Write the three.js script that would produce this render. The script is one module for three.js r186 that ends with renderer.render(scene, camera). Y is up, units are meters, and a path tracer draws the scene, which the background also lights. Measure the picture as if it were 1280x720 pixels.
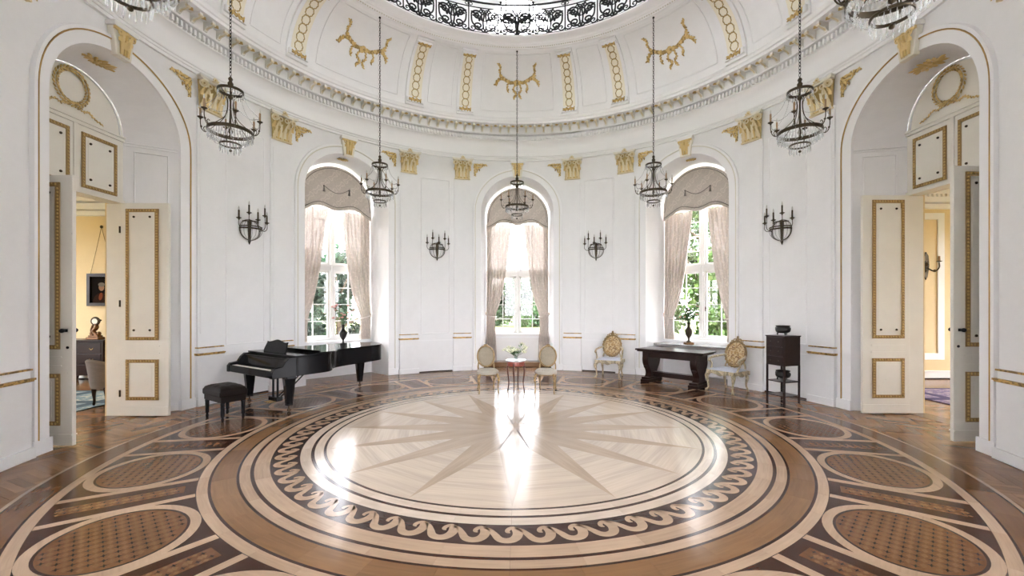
import * as THREE from 'three';
import { mergeGeometries, toCreasedNormals } from 'three/addons/utils/BufferGeometryUtils.js';
import { RoundedBoxGeometry } from 'three/addons/geometries/RoundedBoxGeometry.js';

// ---------------------------------------------------------------- camera, sky, exposure
const scene = new THREE.Scene();
const camera = new THREE.PerspectiveCamera(2 * Math.atan(360 / 533.7) * 180 / Math.PI, 1280 / 720, 0.05, 400);
camera.position.set(0.064, 1.65, 5.85);
camera.lookAt(0.064, 1.65, 0);
camera.setViewOffset(1280, 720, -9.8, -23.6, 1280, 720);   // a shifted architectural lens: upright lines stay upright
camera.updateProjectionMatrix();
const renderer = new THREE.WebGLRenderer();
renderer.toneMapping = THREE.LinearToneMapping;
renderer.toneMappingExposure = 13.3;
renderer.shadowMap.enabled = true;
scene.background = new THREE.Color().setRGB(0.94, 0.942, 1.0);  // bright hazy sky
scene.backgroundIntensity = 1.6;

// ---------------------------------------------------------------- helpers
const PI = Math.PI, RAD = PI / 180, R = 5.45;
const V = (x, y, z = 0) => new THREE.Vector3(x, y, z);
const sin = Math.sin, cos = Math.cos;
function rng(a) { return () => { a |= 0; a = a + 0x6D2B79F5 | 0; let t = Math.imul(a ^ a >>> 15, 1 | a); t = t + Math.imul(t ^ t >>> 7, 61 | t) ^ t; return ((t ^ t >>> 14) >>> 0) / 4294967296; }; }
function fix(g) {
  if (g.index) g = g.toNonIndexed();
  for (const k of Object.keys(g.attributes)) if (!['position', 'normal', 'uv', 'color'].includes(k)) g.deleteAttribute(k);
  if (!g.attributes.normal) g.computeVertexNormals();
  if (!g.attributes.uv) g.setAttribute('uv', new THREE.Float32BufferAttribute(new Float32Array(g.attributes.position.count * 2), 2));
  return g;
}
const mg = (list) => list.length === 1 ? fix(list[0]) : mergeGeometries(list.map(fix));
function tf(g, x = 0, y = 0, z = 0, rx = 0, ry = 0, rz = 0) {
  g.applyMatrix4(new THREE.Matrix4().makeRotationFromEuler(new THREE.Euler(rx, ry, rz, 'YXZ')).setPosition(x, y, z)); return g;
}
const mx = (g, m) => g.clone().applyMatrix4(m);
const box = (w, h, d, x = 0, y = 0, z = 0, rx = 0, ry = 0, rz = 0) => tf(new THREE.BoxGeometry(w, h, d), x, y, z, rx, ry, rz);
const rbox = (w, h, d, r, x = 0, y = 0, z = 0, rx = 0, ry = 0, rz = 0, s = 2) => tf(new RoundedBoxGeometry(w, h, d, s, r), x, y, z, rx, ry, rz);
const cyl = (a, b, h, n = 12, x = 0, y = 0, z = 0, rx = 0, ry = 0, rz = 0) => tf(new THREE.CylinderGeometry(a, b, h, n), x, y, z, rx, ry, rz);
const sph = (r, x = 0, y = 0, z = 0, sx = 1, sy = 1, sz = 1, n = 10, m = 7) => tf(new THREE.SphereGeometry(r, n, m).scale(sx, sy, sz), x, y, z);
const tor = (r, t, x = 0, y = 0, z = 0, rx = 0, ry = 0, rz = 0, n = 24, m = 6, arc = 2 * PI) => tf(new THREE.TorusGeometry(r, t, m, n, arc), x, y, z, rx, ry, rz);
const lathe = (p, n = 20, x = 0, y = 0, z = 0) => tf(new THREE.LatheGeometry(p.map(([a, b]) => new THREE.Vector2(a, b)), n), x, y, z);
const tube = (pts, r, n = 16, m = 6, closed = false) => new THREE.TubeGeometry(new THREE.CatmullRomCurve3(pts.map((p) => p.isVector3 ? p : V(...p)), closed), n, r, m, closed);
const extr = (shape, depth, bevel = 0, seg = 12) => new THREE.ExtrudeGeometry(shape, { depth, bevelEnabled: bevel > 0, bevelThickness: bevel, bevelSize: bevel, bevelSegments: 2, curveSegments: seg, steps: 1 });
function poly(pts) { const s = new THREE.Shape(); pts.forEach(([x, y], i) => i ? s.lineTo(x, y) : s.moveTo(x, y)); s.closePath(); return s; }
function col(g, c) { g = fix(g); const n = g.attributes.position.count, a = new Float32Array(n * 3), k = new THREE.Color(c); for (let i = 0; i < n; i++) { a[3 * i] = k.r; a[3 * i + 1] = k.g; a[3 * i + 2] = k.b; } g.setAttribute('color', new THREE.BufferAttribute(a, 3)); return g; }
function uvm(g, k = 1) {   // uv in metres, from the side each face turns to
  g = fix(g); const p = g.attributes.position, n = g.attributes.normal, u = new Float32Array(p.count * 2);
  for (let i = 0; i < p.count; i++) {
    const ax = Math.abs(n.getX(i)), ay = Math.abs(n.getY(i)), az = Math.abs(n.getZ(i)), x = p.getX(i), y = p.getY(i), z = p.getZ(i);
    const [a, b] = ay > ax && ay > az ? [x, z] : ax > az ? [z, y] : [x, y]; u[2 * i] = a * k; u[2 * i + 1] = b * k;
  }
  g.setAttribute('uv', new THREE.BufferAttribute(u, 2)); return g;
}
function grid(nu, nv, fn, closeNormals) {   // surface from a function of (u, v) in 0..1
  const pos = [], uv = [], idx = [];
  for (let j = 0; j <= nv; j++) for (let i = 0; i <= nu; i++) { const q = fn(i / nu, j / nv); pos.push(q[0], q[1], q[2]); uv.push(q[3] ?? i / nu, q[4] ?? j / nv); }
  for (let j = 0; j < nv; j++) for (let i = 0; i < nu; i++) { const a = j * (nu + 1) + i, b = a + 1, c = a + nu + 1, d = c + 1; idx.push(a, b, d, a, d, c); }
  const g = new THREE.BufferGeometry(); g.setAttribute('position', new THREE.Float32BufferAttribute(pos, 3)); g.setAttribute('uv', new THREE.Float32BufferAttribute(uv, 2)); g.setIndex(idx); g.computeVertexNormals(); return g;
}
const crease = (g, a = 0.6) => toCreasedNormals(g.index ? g.toNonIndexed() : g, a);
const taken = new Map();
function numbered(name) { const n = taken.get(name) ?? 0; taken.set(name, n + 1); return n ? name + '_' + String(n).padStart(3, '0') : name; }
function mesh(name, geo, mat, parent, label) {
  const m = new THREE.Mesh(Array.isArray(geo) ? mg(geo) : geo, mat); m.name = name; m.castShadow = m.receiveShadow = true;
  if (label) m.userData.label = label; if (parent) parent.add(m); return m;
}
function thing(name, label, category, [x, y, z] = [0, 0, 0], turn = 0, group, kind) {
  const o = new THREE.Group(); o.name = numbered(name); o.position.set(x, y, z); o.rotation.y = turn; o.userData = { label, category };
  if (group) o.userData.group = group; if (kind) o.userData.kind = kind; scene.add(o); return o;
}
const struct = (name, label, category, at, turn) => thing(name, label, category, at, turn, null, 'structure');
function dup(root, [x, y, z], turn, label) { const r = root.clone(); r.name = numbered(root.name.replace(/_\d{3}$/, '')); r.position.set(x, y, z); r.rotation.y = turn; r.userData = { ...root.userData }; if (label) r.userData.label = label; scene.add(r); return r; }
const polar = (t, r, y = 0) => [r * sin(t * RAD), y, -r * cos(t * RAD)];
const turnTo = (t) => -t * RAD;    // turn that brings local -z to the wall at angle t

// ---------------------------------------------------------------- computed textures
function hash(x, y, s) { let h = Math.imul(x, 374761393) + Math.imul(y, 668265263) + Math.imul(s, 2246822519) | 0; h = Math.imul(h ^ h >>> 13, 1274126177); return ((h ^ h >>> 16) >>> 0) / 4294967295; }
function noise(x, y, px, py, s) {   // value noise that repeats after px, py cells
  const xi = Math.floor(x), yi = Math.floor(y), fx = x - xi, fy = y - yi, ux = fx * fx * (3 - 2 * fx), uy = fy * fy * (3 - 2 * fy);
  const w = (a, p) => ((a % p) + p) % p, h = (i, j) => hash(w(xi + i, px), w(yi + j, py), s);
  return (h(0, 0) * (1 - ux) + h(1, 0) * ux) * (1 - uy) + (h(0, 1) * (1 - ux) + h(1, 1) * ux) * uy;
}
function tex(w, h, fn, srgb = true, rx = 1, ry = 1) {
  const d = new Uint8Array(w * h * 4);
  for (let y = 0; y < h; y++) for (let x = 0; x < w; x++) { const c = fn(x / w, y / h), o = (y * w + x) * 4; for (let k = 0; k < 3; k++) d[o + k] = Math.max(0, Math.min(255, c[k] * 255)); d[o + 3] = 255; }
  const t = new THREE.DataTexture(d, w, h); t.wrapS = t.wrapT = THREE.RepeatWrapping; t.magFilter = THREE.LinearFilter; t.minFilter = THREE.LinearMipmapLinearFilter; t.generateMipmaps = true;
  if (srgb) t.colorSpace = THREE.SRGBColorSpace; t.repeat.set(rx, ry); t.needsUpdate = true; return t;
}
const fbm = (u, v, a, b, s) => 0.5 * noise(u * a, v * b, a, b, s) + 0.3 * noise(u * a * 2, v * b * 2, a * 2, b * 2, s + 1) + 0.2 * noise(u * a * 4, v * b * 4, a * 4, b * 4, s + 2);
const grey = (v) => [v, v, v];
// wood grain runs along u; one tile is about a metre
const grainTex = tex(512, 512, (u, v) => { const f = fbm(u, v, 3, 40, 7), g = fbm(u, v, 6, 120, 11), m = fbm(u, v, 2, 4, 19); return grey(0.76 + 0.12 * f + 0.06 * g + 0.12 * m); });
const grainBump = tex(256, 256, (u, v) => grey(0.5 * fbm(u, v, 4, 40, 3) + 0.5 * fbm(u, v, 5, 6, 31)), false);
const plasterTex = tex(256, 256, (u, v) => { const f = fbm(u, v, 4, 4, 51), g = fbm(u, v, 24, 24, 61); return grey(0.965 + 0.02 * f + 0.01 * g); });
const plasterBump = tex(256, 256, (u, v) => grey(fbm(u, v, 6, 6, 71) * 0.6 + 0.4 * fbm(u, v, 40, 40, 81)), false);
const paintTex = tex(256, 256, (u, v) => { const f = fbm(u, v, 3, 3, 91), g = noise(u * 64, v * 64, 64, 64, 95); const chip = g > 0.985 ? -0.10 : 0; return [0.95 + 0.05 * f + chip, 0.945 + 0.05 * f + chip, 0.93 + 0.05 * f + chip]; });
const giltTex = tex(256, 256, (u, v) => { const f = fbm(u, v, 10, 10, 101), g = fbm(u, v, 30, 30, 111); const k = 0.62 + 0.5 * f - 0.25 * (g > 0.55 ? 1 : 0); return [k, k * 0.96, k * 0.88]; });
const damaskTex = tex(512, 512, (u, v) => { const q = sin((u * 6 + 0.35 * sin(v * PI * 12)) * PI) * sin((v * 6 + 0.35 * sin(u * PI * 12)) * PI), r = fbm(u, v, 40, 40, 121); const k = 0.86 + (q > 0.25 ? 0.07 : 0) + (q > 0.7 ? -0.06 : 0) + 0.07 * r; return [k, k * 0.985, k * 0.97]; });
const weaveTex = tex(256, 256, (u, v) => { const r = fbm(u, v, 64, 64, 131), s = fbm(u, v, 6, 30, 141); return grey(0.84 + 0.1 * r + 0.08 * s); });
const tapestryTex = tex(256, 256, (u, v) => { const a = fbm(u, v, 14, 14, 151), b = fbm(u, v, 11, 11, 161), c = fbm(u, v, 30, 30, 171); if (a > 0.60) return [0.55, 0.44, 0.33]; if (b > 0.60) return [0.68, 0.55, 0.36]; return [0.78 + 0.1 * c, 0.71 + 0.1 * c, 0.58 + 0.1 * c]; });
const rugTex = (s, pal) => tex(256, 256, (u, v) => { const a = fbm(u, v, 16, 16, s), e = Math.min(u, 1 - u, v, 1 - v); const c = e < 0.09 ? pal[1] : a > 0.55 ? pal[2] : pal[0]; const n = 0.85 + 0.3 * fbm(u, v, 60, 60, s + 5); return c.map((x) => x * n); });
const marbleTex = tex(256, 256, (u, v) => { const f = fbm(u + 0.2 * fbm(u, v, 4, 4, 181), v, 6, 6, 191); const k = 0.80 + 0.16 * f - (Math.abs(f - 0.5) < 0.02 ? 0.12 : 0); return [k, k, k * 1.01]; });

const std = (o) => new THREE.MeshStandardMaterial(o), phy = (o) => new THREE.MeshPhysicalMaterial(o);
const lin = (r, g, b) => new THREE.Color().setRGB(r, g, b);
const M = {
  plaster: std({ color: lin(0.90, 0.90, 0.905), map: plasterTex, bumpMap: plasterBump, bumpScale: 0.0006, roughness: 0.62 }),
  stucco: std({ color: lin(0.90, 0.90, 0.905), roughness: 0.6 }),
  cove: std({ color: lin(0.90, 0.90, 0.905), map: plasterTex, roughness: 0.7 }),
  paint: std({ color: lin(0.86, 0.84, 0.785), map: paintTex, roughness: 0.42 }),
  gilt: std({ color: lin(0.72, 0.50, 0.20), map: giltTex, metalness: 0.55, roughness: 0.42 }),
  giltVC: std({ vertexColors: true, metalness: 0.25, roughness: 0.45 }),
  iron: std({ color: lin(0.012, 0.012, 0.014), roughness: 0.45, metalness: 0.6 }),
  bronze: std({ color: lin(0.06, 0.045, 0.028), roughness: 0.38, metalness: 0.8 }),
  crystal: phy({ color: lin(0.93, 0.94, 0.95), roughness: 0.08, transmission: 0.75, ior: 1.55, specularIntensity: 1 }),
  candle: std({ color: lin(0.30, 0.19, 0.10), roughness: 0.6 }),
  flame: phy({ color: lin(0.92, 0.9, 0.85), roughness: 0.15, transmission: 0.4 }),
  lacquer: phy({ color: lin(0.006, 0.006, 0.007), roughness: 0.10, ior: 1.3, specularIntensity: 0.6 }),
  ivory: std({ color: lin(0.75, 0.72, 0.64), roughness: 0.3 }),
  darkWood: phy({ color: lin(0.020, 0.007, 0.005), map: grainTex, roughness: 0.3, specularIntensity: 0.45 }),
  legWood: std({ color: lin(0.09, 0.028, 0.016), map: grainTex, roughness: 0.3 }),
  mahogany: std({ color: lin(0.26, 0.055, 0.03), map: grainTex, roughness: 0.3 }),
  brownLeather: phy({ color: lin(0.008, 0.0045, 0.0035), map: weaveTex, roughness: 0.6, specularIntensity: 0.25 }),
  taupe: std({ color: lin(0.34, 0.29, 0.215), map: weaveTex, roughness: 0.8 }),
  taupeSeat: std({ color: lin(0.47, 0.43, 0.36), map: weaveTex, roughness: 0.8 }),
  goldWood: std({ color: lin(0.50, 0.37, 0.20), map: giltTex, roughness: 0.42, metalness: 0.25 }),
  creamWood: std({ color: lin(0.74, 0.68, 0.54), map: giltTex, roughness: 0.45 }),
  tapestry: std({ color: lin(0.85, 0.8, 0.72), map: tapestryTex, roughness: 0.85 }),
  blueSeat: std({ color: lin(0.55, 0.58, 0.66), map: weaveTex, roughness: 0.8 }),
  pelmet: phy({ color: lin(0.78, 0.73, 0.68), map: damaskTex, roughness: 0.8, transmission: 0.12, side: THREE.DoubleSide }),
  curtain: phy({ color: lin(0.80, 0.735, 0.685), map: damaskTex, roughness: 0.75, transmission: 0.09, side: THREE.DoubleSide }),
  trimFabric: std({ color: lin(0.22, 0.20, 0.18), roughness: 0.7 }),
  glass: phy({ color: lin(1, 1, 1), roughness: 0, transmission: 1, thickness: 0, ior: 1.5 }),
  vaseGlass: phy({ color: lin(0.9, 0.95, 0.95), roughness: 0.03, transmission: 0.9, thickness: 0 }),
  sash: std({ color: lin(0.80, 0.79, 0.77), roughness: 0.4 }),
  marble: std({ color: lin(0.75, 0.75, 0.76), map: marbleTex, roughness: 0.2 }),
  marbleDark: std({ color: lin(0.42, 0.41, 0.40), map: marbleTex, roughness: 0.22 }),
  yellow: std({ color: lin(0.78, 0.62, 0.36), map: plasterTex, roughness: 0.75 }),
  white: std({ color: lin(0.82, 0.81, 0.79), roughness: 0.55 }),
  blackPot: std({ color: lin(0.010, 0.009, 0.009), roughness: 0.35, metalness: 0.3 }),
  leaf: phy({ color: lin(0.05, 0.13, 0.03), roughness: 0.6, side: THREE.DoubleSide }),
  stemGreen: std({ color: lin(0.05, 0.10, 0.03), roughness: 0.7 }),
  petalWhite: std({ color: lin(0.80, 0.82, 0.62), roughness: 0.7, side: THREE.DoubleSide }),
  petalPink: std({ color: lin(0.62, 0.30, 0.27), roughness: 0.7, side: THREE.DoubleSide }),
  drab: std({ color: lin(0.16, 0.13, 0.105), map: weaveTex, roughness: 0.85 }),
};
const wood = (r, g, b, rough = 0.17) => phy({ color: lin(r, g, b), map: grainTex, bumpMap: grainBump, bumpScale: 0.0004, roughness: rough, ior: 1.29 });
const W = {
  light: [wood(0.47, 0.33, 0.225), wood(0.50, 0.355, 0.245), wood(0.44, 0.305, 0.205)],
  cream: [wood(0.65, 0.54, 0.435), wood(0.63, 0.52, 0.415), wood(0.67, 0.56, 0.455)],
  ray: [wood(0.50, 0.395, 0.30), wood(0.48, 0.375, 0.28)],
  dark: [wood(0.046, 0.013, 0.006), wood(0.052, 0.016, 0.008)],
  wave: [wood(0.052, 0.026, 0.022)],
  mid: [wood(0.235, 0.125, 0.056), wood(0.26, 0.14, 0.064), wood(0.21, 0.11, 0.05)],
  deep: [wood(0.165, 0.078, 0.033), wood(0.185, 0.088, 0.038), wood(0.15, 0.07, 0.03)],
  plank: [wood(0.30, 0.155, 0.068), wood(0.265, 0.135, 0.058), wood(0.34, 0.18, 0.083), wood(0.225, 0.113, 0.048)],
  lattice: [wood(0.175, 0.083, 0.038)],
  latticeLine: [wood(0.145, 0.068, 0.035)],
};

// ================================================================ FLOOR
const floor = struct('floor', 'polished marquetry parquet floor with a round star medallion and oval inlays', 'floor');
const TH = 0.012;   // pieces stand 12 mm thick on the sub-floor
function flat(tri, y = 0) {   // tri: list of [x, z] triangles; uv in metres along x, z
  const p = [], n = [], u = [];
  for (const [x, z, a, b] of tri) { p.push(x, y, z); n.push(0, 1, 0); u.push(a ?? x, b ?? z); }
  const g = new THREE.BufferGeometry(); g.setAttribute('position', new THREE.Float32BufferAttribute(p, 3)); g.setAttribute('normal', new THREE.Float32BufferAttribute(n, 3)); g.setAttribute('uv', new THREE.Float32BufferAttribute(u, 2)); return g;
}
function slab(outline, y = 0, uvf = (x, z) => [x, z], th = TH) {   // solid piece: top face and edges; outline in [x, z], counter-clockwise seen in x-z
  const v2 = outline.map(([x, z]) => new THREE.Vector2(x, z));
  if (THREE.ShapeUtils.area(v2) < 0) { v2.reverse(); outline = [...outline].reverse(); }
  const p = [], n = [], u = [];
  const put = (x, yy, z, nx, ny, nz) => { p.push(x, yy, z); n.push(nx, ny, nz); u.push(...uvf(x, z)); };
  for (const f of THREE.ShapeUtils.triangulateShape(v2, [])) for (const i of [f[0], f[2], f[1]]) put(v2[i].x, y, v2[i].y, 0, 1, 0);
  for (let i = 0; i < v2.length; i++) {
    const a = v2[i], b = v2[(i + 1) % v2.length], l = Math.hypot(b.x - a.x, b.y - a.y) || 1, nx = (b.y - a.y) / l, nz = -(b.x - a.x) / l;
    for (const [q, yy] of [[a, y], [b, y], [b, y - th], [a, y], [b, y - th], [a, y - th]]) put(q.x, yy, q.y, nx, 0, nz);
  }
  const g = new THREE.BufferGeometry(); g.setAttribute('position', new THREE.Float32BufferAttribute(p, 3)); g.setAttribute('normal', new THREE.Float32BufferAttribute(n, 3)); g.setAttribute('uv', new THREE.Float32BufferAttribute(u, 2)); return g;
}
const pz = (t, r) => [r * sin(t * RAD), -r * cos(t * RAD)];
function sector(r0, r1, half, n = 6, y = 0, gap = 0.0007) {
  const o = [], g0 = gap / r0 / RAD, g1 = gap / r1 / RAD;
  for (let i = 0; i <= n; i++) o.push(pz(-(half - g1) + 2 * (half - g1) * i / n, r1 - gap * 0.6));
  if (r0 > 0.01) for (let i = n; i >= 0; i--) o.push(pz(-(half - g0) + 2 * (half - g0) * i / n, r0 + gap * 0.6)); else o.push([0, 0]);
  return slab(o, y, (x, z) => [Math.atan2(x, -z) * (r0 + r1) / 2, Math.hypot(x, z)]);
}
const frnd = rng(4242);
const pick = (a) => a[Math.floor(frnd() * a.length)];
// a ring of n pieces; three uv offsets keep the grain of neighbours apart
function ring(name, r0, r1, n, mats, y = 0, label) {
  const gs = [0, 1, 2].map((k) => { const g = sector(r0, r1, 180 / n, Math.max(2, Math.ceil(160 / n)), y); const u = g.attributes.uv; for (let i = 0; i < u.count; i++) u.setXY(i, u.getX(i) + k * 0.37, u.getY(i) + k * 0.29); return g; });
  for (let i = 0; i < n; i++) { const m = mesh(name, gs[i % 3], pick(mats), floor, label); m.rotation.y = -(i + 0.5) * 2 * PI / n; }
}
function line(name, r0, r1, mat, y = 0) {   // thin inlaid line: one closed ring
  const o = grid(192, 1, (u, v) => { const [x, z] = pz(u * 360, r0 + (r1 - r0) * v); return [x, y, z, u * 2 * PI * r0, v * (r1 - r0)]; });
  mesh(name, crease(o), mat, floor);
}
{
  mesh('subfloor', uvm(cyl(6.9, 6.9, 0.2, 64, 0, -TH - 0.1, 0)), std({ color: lin(0.05, 0.025, 0.015), roughness: 0.8 }), floor);
  // star medallion
  const creamG = sector(0.001, 2.355, 11.25, 8), rayG = slab([[0, 0.06], [-0.18, -0.88], [0, -2.335], [0.18, -0.88]], 0.0007, (x, z) => [z * 0.9, x]);
  for (let i = 0; i < 16; i++) {
    const c = mesh('star_field', creamG, pick(W.cream), floor); c.rotation.y = -(i + 0.5) * 22.5 * RAD;
    const r = mesh('star_ray', rayG, W.ray[i % 2], floor); r.rotation.y = -i * 22.5 * RAD;
  }
  mesh('star_hub', slab(Array.from({ length: 32 }, (_, i) => pz(i * 11.25, i % 2 ? 0.16 : 0.30)), 0.0013), W.light[0], floor);
  line('dark_inlay_line', 2.355, 2.383, W.dark[0]);
  ring('pale_border_plank', 2.383, 2.478, 36, W.cream);
  line('dark_inlay_line', 2.478, 2.512, W.dark[0]);
  ring('pale_border_plank', 2.512, 2.62, 36, W.cream);
  ring('wave_ground_plank', 2.62, 2.90, 36, W.wave);
  ring('light_border_plank', 2.90, 3.038, 40, W.light);
  line('dark_inlay_line', 3.038, 3.070, W.dark[0]);
  ring('light_border_plank', 3.070, 3.160, 40, W.light);
  line('dark_inlay_line', 3.160, 3.182, W.dark[0]);
  ring('brown_border_plank', 3.182, 3.380, 44, W.mid);
  line('dark_inlay_line', 3.380, 3.402, W.dark[0]);
  ring('light_border_plank', 3.402, 3.484, 48, W.light);
  ring('light_border_plank', 4.452, 4.532, 48, W.light);
  line('dark_inlay_line', 4.532, 4.548, W.dark[0]);
  ring('brown_border_plank', 4.548, 4.752, 56, W.deep);
  line('dark_inlay_line', 4.752, 4.766, W.dark[0]);
  ring('light_border_plank', 4.766, 4.800, 48, W.light);
  // running waves
  const cl = [[0.10, 0.70, 0.05], [0.30, 0.50, 0.12], [0.50, 0.0, 0.17], [0.68, -0.52, 0.20], [0.88, -0.66, 0.22], [1.08, -0.52, 0.24], [1.20, -0.08, 0.25], [1.17, 0.42, 0.23], [1.04, 0.68, 0.16], [0.91, 0.55, 0.13], [0.89, 0.28, 0.12], [0.97, 0.14, 0.03]];
  const cell = 5 * RAD, rm = 2.755, hw = 0.128, crv = new THREE.CatmullRomCurve3(cl.map(([s, q]) => V(s * cell * rm, q * hw, 0))), wc = new THREE.CatmullRomCurve3(cl.map((c, i) => V(i, c[2], 0)));
  const N = 40, L = [], Rr = [];
  for (let i = 0; i <= N; i++) { const p = crv.getPoint(i / N), t = crv.getTangent(i / N), w = Math.max(0.02, wc.getPoint(i / N).y) * hw * 1.18; L.push([p.x - t.y * w, p.y + t.x * w]); Rr.push([p.x + t.y * w, p.y - t.x * w]); }
  const tri = [], map = ([s, q]) => { const r = rm - q, t = -s / rm; return [r * sin(t), -r * cos(t), s, q]; };
  for (let i = 0; i < N; i++) { const a = map(L[i]), b = map(L[i + 1]), c = map(Rr[i]), d = map(Rr[i + 1]); tri.push(a, c, d, a, d, b); }
  const wg = flat(tri, 0.0008);
  for (let i = 0; i < 72; i++) { const m = mesh('wave_scroll', wg, W.light[i % 2], floor); m.rotation.y = -i * cell; }
  // zone of ovals and strips
  const ell = (a, b, n = 40) => Array.from({ length: n }, (_, i) => [a * cos(i / n * 2 * PI), -3.97 + b * sin(i / n * 2 * PI)]);
  const band = (a0, b0, a1, b1, y) => { const o = ell(a1, b1, 48), q = ell(a0, b0, 48), t = []; for (let i = 0; i < 48; i++) { const j = (i + 1) % 48; t.push(o[i], q[i], q[j], o[i], q[j], o[j]); } const t2 = []; for (let i = 0; i < t.length; i += 3) t2.push(t[i], t[i + 1], t[i + 2]); return flat(t2, y); };
  const dk = sector(3.484, 4.452, 11.25 - 2.75, 8), dks = sector(3.484, 4.452, 2.75, 4);
  const bandG = slab([pz(-4.1, 3.49), pz(-2.85, 3.49), pz(-2.8, 4.448), pz(-3.75, 4.448)], 0.0005, (x, z) => [z, x]);
  const rimG = band(0.462, 0.412, 0.545, 0.482, 0.0012), outG = band(0.445, 0.395, 0.464, 0.414, 0.0014), discG = slab(ell(0.450, 0.400), 0.0010, (x, z) => [x + 0.3, z]);
  const star4 = (x, z, a, y) => { const o = []; for (let k = 0; k < 8; k++) { const r = k % 2 ? a * 0.28 : a; o.push([x + r * sin(k * PI / 4), z + r * cos(k * PI / 4)]); } const t = []; for (let k = 0; k < 8; k++) t.push([x, z], o[k], o[(k + 1) % 8]); return t; };
  const dia = (x, z, a, b) => [[x - a, z], [x, z + b], [x + a, z], [x - a, z], [x + a, z], [x, z - b]];
  const cr = [], dm = [], sp = 0.078;
  for (let i = -7; i <= 7; i++) for (let j = -7; j <= 7; j++) {
    const x = i * sp, z = j * sp * 0.92, k = (x / 0.43) ** 2 + (z / 0.38) ** 2;
    if (k < 0.93) cr.push(...star4(x, -3.97 + z, 0.027));
    const xx = x + sp / 2, zz = z + sp * 0.46; if ((xx / 0.43) ** 2 + (zz / 0.38) ** 2 < 0.9) dm.push(...dia(xx, -3.97 + zz, 0.034, 0.019));
  }
  const crG = flat(cr, 0.0022), dmG = flat(dm, 0.0017);
  const rectG = slab([[-0.082, -4.37], [0.082, -4.37], [0.082, -3.57], [-0.082, -3.57]], 0.0008, (x, z) => [z, x]);
  const cr2 = [], dm2 = [];
  for (let j = 0; j < 10; j++) for (const s of [-1, 1]) { const z = -3.612 - j * 0.0795 - (s > 0 ? 0.02 : 0); cr2.push(...star4(s * 0.042, z, 0.026)); dm2.push(...dia(0, z - 0.03, 0.03, 0.02), ...dia(s * 0.062, z - 0.04, 0.018, 0.018)); }
  const cr2G = flat(cr2, 0.0018), dm2G = flat(dm2, 0.0013);
  for (let i = 0; i < 16; i++) {
    const a = -i * 22.5 * RAD, b = -(i + 0.5) * 22.5 * RAD, put = (n, g, m, r) => { const o = mesh(n, g, m, floor); o.rotation.y = r; return o; };
    put('dark_inlay_field', dk, W.dark[i % 2], a); put('dark_inlay_field', dks, W.dark[(i + 1) % 2], b);
    put('oval_border', rimG, W.light[i % 3], a); put('oval_panel', discG, W.lattice[0], a); put('oval_outline', outG, W.dark[0], a);
    put('strip_panel', rectG, W.lattice[0], b);
    for (const [g, m, r] of [[crG, W.dark[0], a], [dmG, W.mid[2], a], [cr2G, W.dark[0], b], [dm2G, W.mid[1], b]]) put('lattice_inlay', g, m, r).userData.kind = 'stuff';
    put('strip_border', bandG, W.light[i % 3], b);
    const q = mesh('strip_border', bandG, W.light[(i + 1) % 3], floor); q.rotation.y = b; q.scale.x = -1;
  }
  // herringbone of the outer ring, the door recesses and the window recesses
  const pl = 0.40, pw = 0.08, all = [], rot = 0.42;
  for (let a = -110; a <= 110; a++) for (let b = -20; b <= 20; b++) for (const k of [0, 1]) {
    const ox = a * pw + b * pl, oz = a * pw - b * pl, cx0 = k ? ox + pl + pw / 2 : ox + pl / 2, cz0 = k ? oz + pw - pl / 2 : oz + pw / 2;
    const x = cx0 * cos(rot) - cz0 * sin(rot), z = cx0 * sin(rot) + cz0 * cos(rot), r = Math.hypot(x, z);
    if (r < 4.60 || r > 6.5) continue;
    if (r > 5.62) { const t = Math.atan2(x, -z) / RAD; if (![-180, -135, -90, -45, 0, 45, 90, 135, 180].some((c) => Math.abs(t - c) < 10.5)) continue; }
    const depth = 5.85 - z, px = Math.abs(x - 0.064) / depth; all.push([x, z, k, r, depth > 0.8 && px < 1.25 ? 1 / depth : 0]);
  }
  all.sort((p, q) => q[4] - p[4]);
  const pg = [0, 1, 2, 3].map((k) => { const g = uvm(box(pl - 0.002, TH, pw - 0.002, 0, -TH / 2, 0)); const u = g.attributes.uv; for (let i = 0; i < u.count; i++) u.setXY(i, u.getX(i) * 0.8 + k * 0.31, u.getY(i) * 1.0 + k * 0.17); return g; });
  const rest = W.plank.map(() => []);
  let made = 0;
  for (const [x, z, k, r, s] of all) {
    const vi = Math.floor(frnd() * 4), g = pg[Math.floor(frnd() * 4)], turn = (k ? PI / 2 : 0) - rot, sunk = -0.004;
    const seen = s > 0 && r > 4.76;
    if (seen && made < 300) { made++; const m = mesh('parquet_plank', g, W.plank[vi], floor); m.position.set(x, sunk, z); m.rotation.y = turn; }
    else rest[vi].push(tf(g.clone(), x, sunk, z, 0, turn, 0));
  }
  rest.forEach((l, i) => { if (l.length) mesh('parquet_field', mg(l), W.plank[i], floor).userData.kind = 'stuff'; });
}

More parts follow.
